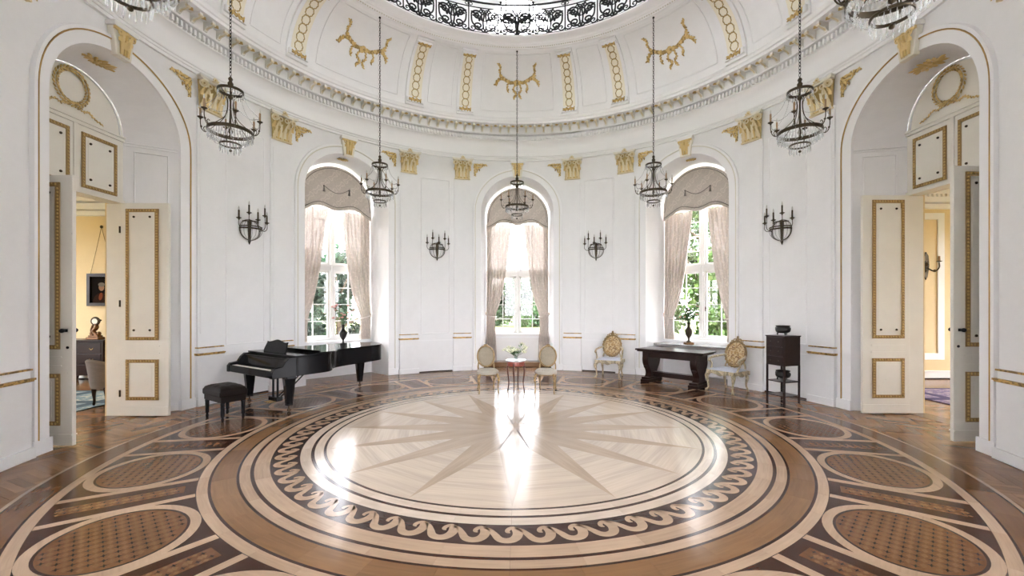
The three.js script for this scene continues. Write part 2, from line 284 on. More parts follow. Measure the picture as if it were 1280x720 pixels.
// ================================================================ ROOM SHELL
const HALF = 0.95, SPRING = 4.15, BAYS = [0, 45, 90, 135, 180, 225, 270, 315], HA = Math.asin(HALF / R) / RAD;
function bentWall(t0, t1, y0, y1, rr, openings, inward = true) {   // curved wall face with arched openings reaching the floor
  const ts = new Set(); for (let t = t0; t < t1 - 1e-6; t += 1.5) ts.add(+t.toFixed(4)); ts.add(t1);
  for (const c of openings) { for (let i = 0; i <= 36; i++) { const t = c - HA * cos(i / 36 * PI); if (t >= t0 && t <= t1) ts.add(+t.toFixed(4)); } }
  const T = [...ts].sort((a, b) => a - b), p = [], n = [], u = [], s = inward ? -1 : 1;
  const top = (t) => { for (const c of openings) { const d = Math.abs(t - c); if (d < HA - 1e-3) { const x = R * sin((t - c) * RAD); return SPRING + Math.sqrt(Math.max(0, HALF * HALF - x * x)); } } return null; };
  const put = (t, y) => { const a = t * RAD; p.push(rr * sin(a), y, -rr * cos(a)); n.push(s * sin(a), 0, -s * cos(a)); u.push(a * rr, y); };
  for (let i = 0; i + 1 < T.length; i++) {
    const a = T[i], b = T[i + 1], inside = top((a + b) / 2) !== null, la = inside ? top(a) ?? SPRING : y0, lb = inside ? top(b) ?? SPRING : y0, ny = inside ? 1 : 4;
    for (let j = 0; j < ny; j++) { const f = (l, k) => l + (y1 - l) * k / ny; put(a, f(la, j)); put(b, f(lb, j)); put(b, f(lb, j + 1)); put(a, f(la, j)); put(b, f(lb, j + 1)); put(a, f(la, j + 1)); }
  }
  const g = new THREE.BufferGeometry(); g.setAttribute('position', new THREE.Float32BufferAttribute(p, 3)); g.setAttribute('normal', new THREE.Float32BufferAttribute(n, 3)); g.setAttribute('uv', new THREE.Float32BufferAttribute(u, 2)); return g;
}
const archPath = (h, spring, y0, cx = 0, n = 32, m = 6) => { const o = []; for (let i = 0; i < m; i++) o.push([cx - h, y0 + (spring - y0) * i / m]); for (let i = 0; i <= n; i++) { const a = PI - i / n * PI; o.push([cx + h * cos(a), spring + h * sin(a)]); } for (let i = m - 1; i >= 0; i--) o.push([cx + h, y0 + (spring - y0) * i / m]); return o; };
const wallZ = (x, r = R) => -Math.sqrt(r * r - x * x);
function reveal(hb, sb, zb, cb = 0) { const f = archPath(HALF, SPRING, 0), b = archPath(hb, sb, 0, cb), n = f.length - 1; return crease(grid(n, 3, (u, v) => { const i = Math.round(u * n), a = f[i], c = b[i], za = wallZ(a[0]); return [a[0] + (c[0] - a[0]) * v, a[1] + (c[1] - a[1]) * v, za + (zb - za) * v, v * 0.7, u * 9]; }), 0.9); }
const walls = {
  back: struct('wall_back', 'curved white plaster wall with three arched window openings and gilded pilaster capitals', 'wall'),
  left: struct('wall_left', 'curved white plaster wall with the arched doorway to the room with the painting', 'wall'),
  right: struct('wall_right', 'curved white plaster wall with the arched doorway to the room with the violet rug', 'wall'),
  front: struct('wall_front', 'curved white plaster wall behind the viewer with the open entrance arch', 'wall'),
};
const segs = { back: [-67.5, 67.5], left: [-157.5, -67.5], right: [67.5, 157.5], front: [157.5, 202.5] };
const norm = (t) => { t = ((t + 180) % 360 + 360) % 360 - 180; return t; };
const wallAt = (t) => { t = norm(t); return Math.abs(t) <= 67.5 ? walls.back : Math.abs(t) > 157.5 ? walls.front : t < 0 ? walls.left : walls.right; };
for (const k in segs) {
  const [a, b] = segs[k], op = [-180, -135, -90, -45, 0, 45, 90, 135, 180].filter((c) => c > a && c < b);
  mesh('plaster_face', bentWall(a, b, 0, 5.56, R, op), M.plaster, walls[k]);
  const oa = k === 'right' ? 112.5 : a, ob = k === 'left' ? -112.5 : b;   // the side rooms stand against the hall at the doorways
  mesh('outer_face', bentWall(oa, ob, -0.4, 8.0, 6.62, op.filter((c) => c > oa && c < ob), false), M.plaster, walls[k]);
  const bb = struct('baseboard_' + k, 'thin dark strip standing in for the shadow gap where the ' + { back: 'window', left: 'painting-room side', right: 'violet-rug side', front: 'entrance' }[k] + ' wall meets the parquet', 'baseboard');  // dark strip stands for the shadow gap between wall and floor
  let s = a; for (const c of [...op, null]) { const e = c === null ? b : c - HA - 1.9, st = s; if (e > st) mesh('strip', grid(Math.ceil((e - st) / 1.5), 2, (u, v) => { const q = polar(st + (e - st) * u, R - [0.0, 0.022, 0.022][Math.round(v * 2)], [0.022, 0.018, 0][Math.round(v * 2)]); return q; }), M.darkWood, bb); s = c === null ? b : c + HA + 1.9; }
}
// ---- ornament shapes
const GOLD = lin(0.60, 0.42, 0.15), GOLD2 = lin(0.72, 0.54, 0.24), CREAM = lin(0.82, 0.78, 0.68), PALE = lin(0.74, 0.62, 0.38), BEAD = std({ color: lin(0.74, 0.71, 0.62), roughness: 0.5 }), UMBER = lin(0.40, 0.27, 0.10);
const orn = rng(77);
const leaf0 = new THREE.SphereGeometry(1, 6, 4).scale(0.5, 0.2, 0.14);
const leafAt = (x, y, z, a, l, c = GOLD) => col(tf(leaf0.clone().scale(l, l, l), x, y, z, 0, 0, a), c);
function leafRope(pts, l = 0.06, step = 0.03, out = []) {   // leaves set along a line, alternately to both sides
  const c = new THREE.CatmullRomCurve3(pts.map(([x, y]) => V(x, y, 0))), n = Math.ceil(c.getLength() / step);
  for (let i = 0; i <= n; i++) { const p = c.getPoint(i / n), t = c.getTangent(i / n), a = Math.atan2(t.y, t.x) + (i % 2 ? 0.7 : -0.7) + (orn() - 0.5) * 0.4; out.push([p.x + (orn() - 0.5) * l * 0.2, p.y + (orn() - 0.5) * l * 0.2, a, l * (0.8 + 0.4 * orn()), [GOLD, GOLD2, UMBER, GOLD2][Math.floor(orn() * 4)]]); }
  return out;
}
const acanthus = (w, h, x, y, z, c, curl = 0.05) => { // a leaf that leans out at its tip
  const g = grid(4, 6, (u, v) => { const k = (u - 0.5) * w * (1 - 0.75 * v * v) * (1 + 0.18 * sin(v * 22)), bulge = 0.018 * cos((u - 0.5) * PI); return [x + k, y + h * (v - 0.18 * Math.max(0, v - 0.75) * 4 * (v - 0.75)), z + bulge + curl * v * v]; });
  return [col(g, c), col(sph(w * 0.16, x, y + h * 0.93, z + curl * 0.85, 1.5, 0.7, 0.8, 6, 5), c)];
};
const capitalG = (() => {   // local: x across, y up from the capital's foot, z into the room
  const l = [], BED = lin(0.52, 0.38, 0.15), P2 = lin(0.80, 0.72, 0.52);
  l.push(col(grid(6, 4, (u, v) => [(u - 0.5) * (0.37 + 0.05 * v * v), 0.02 + v * 0.46, 0.03 + 0.035 * v * v]), BED));
  for (const s of [-1, 1]) l.push(col(grid(1, 4, (u, v) => [s * (0.185 + 0.025 * v * v), 0.02 + v * 0.46, (0.03 + 0.035 * v * v) * u]), BED));
  l.push(col(box(0.40, 0.022, 0.06, 0, 0.010, 0.03), PALE));
  for (const i of [-2, -1, 0, 1, 2]) l.push(...acanthus(0.066, 0.17, i * 0.08, 0.024, 0.045, i % 2 ? GOLD2 : PALE, 0.06));
  for (const i of [-1.5, -0.5, 0.5, 1.5]) l.push(...acanthus(0.072, 0.26, i * 0.09, 0.05, 0.058, Math.abs(i) > 1 ? PALE : P2, 0.065));
  for (const s of [-1, 1]) {
    l.push(col(tor(0.056, 0.015, s * 0.185, 0.405, 0.12, 0, s * 0.5, 0, 16, 6), P2), col(tor(0.027, 0.012, s * 0.187, 0.405, 0.125, 0, s * 0.5, 0, 12, 5), PALE), col(sph(0.012, s * 0.187, 0.405, 0.13), UMBER));
    l.push(col(tor(0.036, 0.011, s * 0.058, 0.41, 0.095, 0, 0, 0, 12, 5), P2), col(sph(0.012, s * 0.058, 0.41, 0.10), UMBER));
    l.push(col(tube([[s * 0.03, 0.2, 0.08], [s * 0.07, 0.31, 0.10], [s * 0.12, 0.42, 0.12], [s * 0.19, 0.458, 0.125]], 0.012, 10, 5), P2));
    l.push(...acanthus(0.075, 0.13, s * 0.185, 0.215, 0.07, GOLD2, 0.07), ...acanthus(0.06, 0.12, s * 0.10, 0.26, 0.09, PALE, 0.05));
  }
  const ab = poly([[-0.265, 0], [-0.245, 0.11], [0.245, 0.11], [0.265, 0], [0.18, 0.03], [0, 0.045], [-0.18, 0.03]].map(([x, y]) => [x, y - 0.15]));
  l.push(col(extr(ab, 0.032).rotateX(-PI / 2).translate(0, 0.472, 0.0), CREAM), col(extr(ab, 0.02).rotateX(-PI / 2).scale(1.04, 1, 1.06).translate(0, 0.506, 0), lin(0.84, 0.82, 0.76)));
  l.push(col(tor(0.034, 0.012, 0, 0.535, 0.135, 0, 0, 0, 12, 5), P2), col(sph(0.018, 0, 0.535, 0.14), GOLD));
  for (let k = 0; k < 5; k++) l.push(leafAt(0.05 * cos(k * 0.75 + 0.1), 0.485 + 0.045 * sin(k * 0.75 + 0.1), 0.15, k * 0.75, 0.06, PALE));
  return mg(l);
})();
function bentBox(w, h, d, y, rr = R) {   // box that follows the wall's curve, standing d proud of it; local frame, wall at -z
  const g = new THREE.BoxGeometry(1, 1, 1, Math.max(1, Math.ceil(w / 0.15)), 1, 1), p = g.attributes.position;
  for (let i = 0; i < p.count; i++) { const t = p.getX(i) * w / rr, q = rr - (p.getZ(i) + 0.5) * d + 0.01; p.setXYZ(i, q * sin(t), y + p.getY(i) * h, -q * cos(t)); }
  g.computeVertexNormals(); return uvm(g);
}
const PIL = []; for (const c of BAYS) PIL.push(c - 15.3, c + 15.3);
{
  const shaft = mg([bentBox(0.42, 4.05, 0.045, 0.97 + 2.0), bentBox(0.34, 3.6, 0.055, 3.0)]), ped = mg([bentBox(0.46, 0.86, 0.075, 0.43), bentBox(0.50, 0.12, 0.10, 0.06), bentBox(0.44, 0.09, 0.07, 0.915)]);
  const b1 = mg([bentBox(0.49, 0.022, 0.105, 0.865), bentBox(0.47, 0.014, 0.095, 0.846)]), b2 = bentBox(0.46, 0.018, 0.085, 0.968);
  for (const t of PIL) {
    const w = wallAt(t), p = mesh('pilaster', mg([shaft.clone(), ped.clone()]), M.plaster, w); p.rotation.y = turnTo(t);
    mesh('gilt_band', b1, M.gilt, p); mesh('gilt_band', b2, M.gilt, p);
    const c = mesh('capital', capitalG, M.giltVC, p, 'gilded Corinthian capital'); c.position.set(0, 4.95, -R + 0.03);
  }
  // flat panel mouldings and dado line between each pair of pilasters
  const frame = (x0, x1, y0, y1) => { const f = (x, y, r = R - 0.004) => [r * sin(x / r), y, -r * cos(x / r)]; const h = (y) => tube([0, 1, 2, 3, 4].map((i) => f(x0 + (x1 - x0) * i / 4, y)), 0.011, 8, 5), v = (x) => tube([f(x, y0), f(x, (y0 + y1) / 2), f(x, y1)], 0.011, 2, 5); return mg([h(y0), h(y1), v(x0), v(x1)]); };
  const panelG = mg([frame(-0.36, 0.36, 0.98, 4.9)]), dado = bentBox(0.94, 0.02, 0.022, 0.80);
  for (const c of BAYS) { const t = c + 22.5; for (const [n, g] of [['panel_moulding', panelG], ['dado_moulding', dado]]) { const m = mesh(n, g, M.stucco, wallAt(t)); m.rotation.y = turnTo(t); } }
}
// ---- entablature: a turned profile with brackets and dentils
{
  const t1 = struct('trim_1', 'white entablature with gilded scroll brackets and a row of dentils below the cove', 'cornice');
  const prof = [[5.46, 5.50], [5.41, 5.50], [5.405, 5.545], [5.39, 5.55], [5.385, 5.585], [5.37, 5.59], [5.365, 5.61], [5.39, 5.62], [5.385, 5.78], [5.37, 5.86], [5.33, 5.93], [5.285, 5.965], [5.27, 5.972], [5.27, 6.085], [5.34, 6.087], [5.34, 6.105], [5.20, 6.105], [5.19, 6.12], [5.21, 6.125], [5.21, 6.285], [5.03, 6.29], [4.985, 6.295], [4.98, 6.345], [4.955, 6.36], [4.945, 6.40], [4.93, 6.42]];
  const g = new THREE.LatheGeometry(prof.map(([a, b]) => new THREE.Vector2(a, b)), 144); mesh('moulding', crease(g, 0.5), M.stucco, t1);
  const dent = []; const d0 = box(0.036, 0.085, 0.06, 0, 6.035, -5.245); for (let i = 0; i < 432; i++) dent.push(tf(d0.clone(), 0, 0, 0, 0, i / 432 * 2 * PI, 0)); mesh('dentil_course', mg(dent), M.stucco, t1).userData.kind = 'stuff';
  const mod = mg([col(extr(poly([[0, 0], [0.19, 0], [0.19, -0.045], [0.16, -0.075], [0.12, -0.085], [0.08, -0.075], [0.05, -0.10], [0.03, -0.135], [0, -0.145]]), 0.056).translate(0, 0, -0.028).rotateY(-PI / 2).translate(0, 6.285, -5.212), lin(0.86, 0.85, 0.81)), ...[-1, 0, 1].map((i) => col(tube([[i * 0.018, 6.155, -5.19], [i * 0.018, 6.19, -5.14], [i * 0.018, 6.20, -5.09], [i * 0.018, 6.215, -5.04]], 0.008, 8, 5), i ? CREAM : PALE)), col(cyl(0.022, 0.022, 0.06, 8, 0, 6.235, -5.035, 0, 0, PI / 2), lin(0.80, 0.72, 0.55))]);
  const soffit = col(extr(poly([[-0.05, 0], [0, 0.05], [0.05, 0], [0, -0.05]]), 0.012).rotateX(PI / 2).translate(0, 6.288, -5.11), GOLD);
  for (let i = 0; i < 144; i++) { const m = mesh('modillion', mod, M.giltVC, t1); m.rotation.y = i / 144 * 2 * PI; const s = mesh('soffit_lozenge', soffit, M.giltVC, t1); s.rotation.y = (i + 0.5) / 144 * 2 * PI; }
}
// ---- cove and gallery opening
const CA = 1.085, CB = 1.11, CY = 6.42, CR = 4.93;
const coveAt = (t, u, off = 0) => { const f = u * 84 * RAD, r = CR - CA * (1 - cos(f)) - off * cos(f), y = CY + CB * sin(f) - off * sin(f); return [r * sin(t * RAD), y, -r * cos(t * RAD), t * RAD * 4.4, u * 1.6]; };
const coveFrame = (t, u, off) => { const p = V(...coveAt(t, u, off)), f = u * 84 * RAD, x = V(cos(t * RAD), 0, sin(t * RAD)), n = V(-cos(f) * sin(t * RAD), -sin(f), cos(f) * cos(t * RAD)), y = n.clone().cross(x); return new THREE.Matrix4().makeBasis(x, y, n).setPosition(p); };
const ceiling = struct('ceiling', 'white coved ceiling with gilded garlands and laurel ring pilasters round an open oculus', 'ceiling');
{
  mesh('cove', grid(144, 20, (u, v) => coveAt(u * 360, v)), M.cove, ceiling);
  const lip = [[3.975, 7.515], [3.90, 7.528], [3.86, 7.515], [3.84, 7.53], [3.80, 7.53], [3.785, 7.545], [3.75, 7.55], [3.72, 7.575], [3.64, 7.59], [3.60, 7.585], [3.57, 7.595], [3.54, 7.60], [3.53, 7.62], [3.60, 7.62]];
  mesh('oculus_moulding', crease(new THREE.LatheGeometry(lip.map(([a, b]) => new THREE.Vector2(a, b)), 144), 0.5), M.stucco, ceiling);
  const beads = []; const b0 = sph(0.011, 0, 7.522, -3.815, 1, 1, 1, 6, 4); for (let i = 0; i < 480; i++) beads.push(tf(b0.clone(), 0, 0, 0, 0, i / 480 * 2 * PI, 0)); mesh('bead_row', mg(beads), std({ color: lin(0.62, 0.58, 0.48), roughness: 0.6 }), ceiling).userData.kind = 'stuff';
  // pilaster strips with laurel rings
  const patch = (t0, t1, u0, u1, off) => { const n = 6, m = 12, top = grid(n, m, (u, v) => coveAt(t0 + (t1 - t0) * u, u0 + (u1 - u0) * v, off)); const side = (a, b) => grid(b ? m : n, 1, (u, v) => b ? coveAt(a, u0 + (u1 - u0) * u, off * v) : coveAt(t0 + (t1 - t0) * u, a, off * v)); return mg([top, side(t0, 1), side(t1, 1), side(u0, 0), side(u1, 0)]); };
  const strip = patch(-2.55, 2.55, 0.0, 0.985, 0.045), block = mg([patch(-2.3, 2.3, 0.035, 0.10, 0.095)]), block2 = patch(-2.3, 2.3, 0.885, 0.94, 0.085);
  const plaque = (u, off) => { const l = []; for (let k = 0; k < 14; k++) { const a = [-0.12 + (k % 7) * 0.04, (k < 7 ? -1 : 1) * 0.014]; l.push(mx(leafAt(a[0], a[1], 0.006, k * 1.3, 0.085, k % 3 ? GOLD : UMBER), coveFrame(0, u, off))); } return l; };
  const rings = []; for (let k = 0; k < 7; k++) { const u = 0.175 + k * 0.106, fr = coveFrame(0, u, 0.05); for (let i = 0; i < 18; i++) { const a = i / 18 * 2 * PI, ex = 0.078 * (1 - 0.02 * k); rings.push(mx(leafAt(ex * cos(a), 0.086 * sin(a), 0.004, Math.atan2(cos(a) * 1.05, -sin(a)) + (i % 2 ? 0.35 : -0.35), 0.052, i % 3 === 0 ? lin(0.34, 0.24, 0.09) : lin(0.48, 0.35, 0.13)), fr)); } }
  const tail = [[-0.05, -0.03, 0.8], [0.05, -0.03, 2.3]].map(([x, y, a]) => mx(leafAt(x, y, 0.004, a, 0.09, GOLD2), coveFrame(0, 0.125, 0.05)));
  const stripGold = mg([col(patch(-1.75, 1.75, 0.12, 0.875, 0.049), lin(0.86, 0.81, 0.68)), ...rings, ...plaque(0.068, 0.098), ...plaque(0.912, 0.088), ...tail]), stripWhite = mg([strip, block, block2]);
  for (const t of PIL) { const p = mesh('cove_pilaster', stripWhite, M.cove, ceiling); p.rotation.y = turnTo(t); mesh('laurel_rings', stripGold, M.giltVC, p); }
  // panel mouldings: wide over each opening, narrow between each pair of strips
  const rect = (h, u0, u1) => { const line = (f, n) => tube(Array.from({ length: n + 1 }, (_, i) => { const [t, u] = f(i / n); return V(...coveAt(t, u, 0.004).slice(0, 3)); }), 0.010, n * 2, 5); return mg([line((k) => [-h + 2 * h * k, u0], 8), line((k) => [-h + 2 * h * k, u1], 8), line((k) => [-h, u0 + (u1 - u0) * k], 10), line((k) => [h, u0 + (u1 - u0) * k], 10)]); };
  const wide = mg([rect(10.6, 0.10, 0.93)]), narrow = rect(3.4, 0.10, 0.93);
  for (const c of BAYS) { mesh('panel_moulding', wide, M.cove, ceiling).rotation.y = turnTo(c); mesh('panel_moulding', narrow, M.cove, ceiling).rotation.y = turnTo(c + 22.5); }
  // garlands
  const L = []; for (const s of [-1, 1]) { leafRope([[0.02 * s, 0], [0.16 * s, 0.01], [0.30 * s, 0.07], [0.40 * s, 0.15]], 0.115, 0.022, L); leafRope([[0.40 * s, 0.15], [0.43 * s, 0.26], [0.42 * s, 0.36], [0.47 * s, 0.44]], 0.085, 0.024, L); leafRope([[0.34 * s, 0.10], [0.45 * s, 0.05], [0.52 * s, -0.06]], 0.10, 0.026, L); leafRope([[0.20 * s, 0.01], [0.24 * s, -0.10], [0.22 * s, -0.2]], 0.075, 0.026, L); leafRope([[0.05 * s, -0.03], [0.09 * s, -0.16], [0.03 * s, -0.25], [0.08 * s, -0.34]], 0.08, 0.024, L); }
  const gg = L.map(([x, y, a, l, c]) => mx(leafAt(0, 0, 0.012, a, l, c), coveFrame(x / 4.55 / RAD, 0.50 + y / 1.62, 0.0)));
  for (let i = 0; i < 12; i++) gg.push(mx(col(tor(0.045, 0.012, 0, 0, 0.02, 0, 0, i, 8, 4, 2), GOLD2), coveFrame((orn() - 0.5) * 0.8, 0.5 + (orn() - 0.5) * 0.03, 0)));
  const gG = mg(gg); for (const c of BAYS) mesh('garland', gG, M.giltVC, ceiling, 'gilded garland of leaves and ribbon').rotation.y = turnTo(c);
}
// ---- gallery above: floor, drum with arched windows, shallow roof, wrought iron railing
{
  const gal = struct('wall_gallery', 'grey drum wall of the upper gallery with arched windows', 'wall');
  mesh('gallery_floor', crease(new THREE.LatheGeometry([[3.53, 7.62], [5.9, 7.62], [5.9, 7.56], [3.86, 7.56]].map(([a, b]) => new THREE.Vector2(a, b)), 96)), M.plaster, gal);
  const RD = 5.6, hw = 0.92, sp = 9.0, y0 = 8.05, y1 = 10.4, p = [], n = [], u = [];
  const ha = Math.asin(hw / RD) / RAD, put = (t, y) => { p.push(...polar(t, RD, y)); n.push(-sin(t * RAD), 0, cos(t * RAD)); u.push(t * RAD * RD, y); };
  for (const c of BAYS) {
    const open = c % 90 === 0;
    const T = [c - 22.5, ...Array.from({ length: 25 }, (_, i) => c - ha * cos(i / 24 * PI)), c + 22.5].flatMap((t, i, a) => i === 0 || i === 1 || i === a.length - 1 ? i ? [a[i - 1] + (t - a[i - 1]) / 3, a[i - 1] + (t - a[i - 1]) * 2 / 3, t] : [t] : [t]);
    for (let i = 0; i + 1 < T.length; i++) {
      const a = T[i], b = T[i + 1], ins = Math.abs((a + b) / 2 - c) < ha, tp = (t) => sp + Math.sqrt(Math.max(0, hw * hw - (RD * sin((t - c) * RAD)) ** 2));
      const q = (a0, b0, a1, b1) => { put(a, a0); put(b, b0); put(b, b1); put(a, a0); put(b, b1); put(a, a1); };
      if (ins && open) { q(7.55, 7.55, y0, y0); q(tp(a), tp(b), y1, y1); } else q(7.55, 7.55, y1, y1);
    }
  }
  const g = new THREE.BufferGeometry(); g.setAttribute('position', new THREE.Float32BufferAttribute(p, 3)); g.setAttribute('normal', new THREE.Float32BufferAttribute(n, 3)); g.setAttribute('uv', new THREE.Float32BufferAttribute(u, 2));
  mesh('drum_face', g, M.plaster, gal);
  mesh('drum_cornice', crease(new THREE.LatheGeometry([[5.62, 10.2], [5.45, 10.24], [5.4, 10.36], [5.3, 10.4], [5.3, 10.44]].map(([a, b]) => new THREE.Vector2(a, b)), 96), 0.5), M.plaster, gal);
  const roof = struct('ceiling', 'white domed roof high over the gallery', 'ceiling');
  mesh('dome', new THREE.LatheGeometry(Array.from({ length: 13 }, (_, i) => { const f = i / 12 * 62 * RAD; return new THREE.Vector2(0.001 + 5.7 * (1 - (1 - Math.cos(f)) / (1 - Math.cos(62 * RAD))), 10.38 + 1.5 * sin(f) / sin(62 * RAD)); }), 96), M.white, roof);
  const sash = [], GW = [0, 90, 180, 270]; for (const c of GW) { const s = []; for (const x of [-0.92, -0.31, 0.31, 0.92]) s.push(box(0.05, 1.9, 0.05, x, 8.95, 0)); for (const y of [8.07, 8.55, 9.03]) s.push(box(1.84, 0.05, 0.05, 0, y, 0)); s.push(tor(0.92, 0.03, 0, 9.0, 0, 0, 0, 0, 20, 5, PI)); s.forEach((q) => tf(q, 0, 0, -5.58)); sash.push(tf(mg(s), 0, 0, 0, 0, turnTo(c), 0)); }
  GW.forEach((c, i) => mesh('window_bars', sash[i], M.sash, gal));
  // railing
  const rail = thing('gallery_railing', 'black wrought iron railing with scrolls and leaves round the ceiling opening', 'railing', [0, 7.62, 0]); rail.scale.y = 0.83;
  const RR = 3.62, pt = (x, y) => { const t = x / RR; return V(RR * sin(t), y, -RR * cos(t)); };
  mesh('top_rail', tor(RR, 0.022, 0, 0.86, 0, PI / 2, 0, 0, 128, 8), M.iron, rail); mesh('bottom_rail', tor(RR, 0.016, 0, 0.07, 0, PI / 2, 0, 0, 128, 6), M.iron, rail); mesh('mid_rail', tor(RR, 0.012, 0, 0.72, 0, PI / 2, 0, 0, 128, 6), M.iron, rail);
  const vtube2 = (pts, a, b) => { const c = new THREE.CatmullRomCurve3(pts), g = new THREE.TubeGeometry(c, 12, 1, 6), P = g.attributes.position; for (let i = 0; i < P.count; i++) { const k = Math.floor(i / 7) / 12, o = c.getPointAt(k), r = a + (b - a) * k; P.setXYZ(i, o.x + (P.getX(i) - o.x) * r, o.y + (P.getY(i) - o.y) * r, o.z + (P.getZ(i) - o.z) * r); } return g; };
  const spiral = (cx, cy, r0, turns, s, up, n = 26) => Array.from({ length: n + 1 }, (_, i) => { const k = i / n, a = k * turns * 2 * PI, r = r0 * (1 - 0.85 * k); return pt(cx + s * r * cos(a), cy + up * r * sin(a)); });
  const units = 32, ww = 2 * PI * RR / units;
  const post = mg([cyl(0.014, 0.014, 0.9, 8, 0, 0.45, -RR), sph(0.03, 0, 0.92, -RR)]);
  const sc = []; for (const s of [-1, 1]) { sc.push(tube(spiral(s * 0.17, 0.52, 0.13, 1.6, s, 1), 0.019, 40, 5), tube(spiral(s * 0.14, 0.24, 0.12, 1.5, -s, -1), 0.019, 36, 5)); sc.push(tube([pt(s * 0.30, 0.50), pt(s * 0.27, 0.3), pt(s * 0.06, 0.12), pt(0, 0.07)], 0.019, 16, 5), tube([pt(0, 0.07), pt(s * 0.04, 0.34), pt(s * 0.02, 0.55), pt(s * 0.10, 0.72)], 0.019, 16, 5)); for (let k = 0; k < 7; k++) { const x = s * (0.05 + 0.035 * k), y = 0.40 + 0.05 * sin(k * 2.1) + 0.03 * k; sc.push(tf(leaf0.clone().scale(0.12, 0.15, 0.10), x, y, -RR + x * x / (2 * RR), 0, 0, s * (0.6 + k * 0.5))); } }
  for (const s of [-1, 1]) sc.push(tube(spiral(s * 0.05, 0.60, 0.085, 1.3, s, 1), 0.014, 30, 5), tube(spiral(s * 0.27, 0.17, 0.085, 1.3, s, -1), 0.014, 30, 5)); sc.push(tor(0.035, 0.009, 0.31, 0.79, -RR + 0.013, 0, 0, 0, 12, 5), tor(0.035, 0.009, -0.31, 0.79, -RR + 0.013, 0, 0, 0, 12, 5));
  const tr = [vtube2([pt(0, 0.05), pt(0.012, 0.22), pt(-0.008, 0.36)], 0.045, 0.03)]; for (const s of [-1, 1]) { tr.push(vtube2([pt(0, 0.34), pt(s * 0.08, 0.46), pt(s * 0.20, 0.53), pt(s * 0.30, 0.48)], 0.026, 0.012), vtube2([pt(0, 0.36), pt(s * 0.05, 0.52), pt(s * 0.12, 0.64), pt(s * 0.22, 0.66)], 0.022, 0.01), tube(spiral(s * 0.42, 0.50, 0.12, 1.4, -s, 1), 0.016, 30, 5)); for (let k = 0; k < 14; k++) { const q = 0.05 + k * 0.022, p = pt(s * q, 0.46 + 0.10 * sin(k * 1.9) + 0.004 * k); tr.push(tf(leaf0.clone().scale(0.12, 0.14, 0.1), p.x, p.y, p.z, 0, 0, s * (0.4 + k * 0.7))); } }
  const trG = mg(tr); for (let k = 0; k < 4; k++) mesh('tree_ornament', trG, M.iron, rail).rotation.y = k * PI / 2;
  const scG = mg(sc); for (let i = 0; i < units; i++) { mesh('scroll_panel', scG, M.iron, rail).rotation.y = i / units * 2 * PI; mesh('post', post, M.iron, rail).rotation.y = (i + 0.5) / units * 2 * PI; }
}
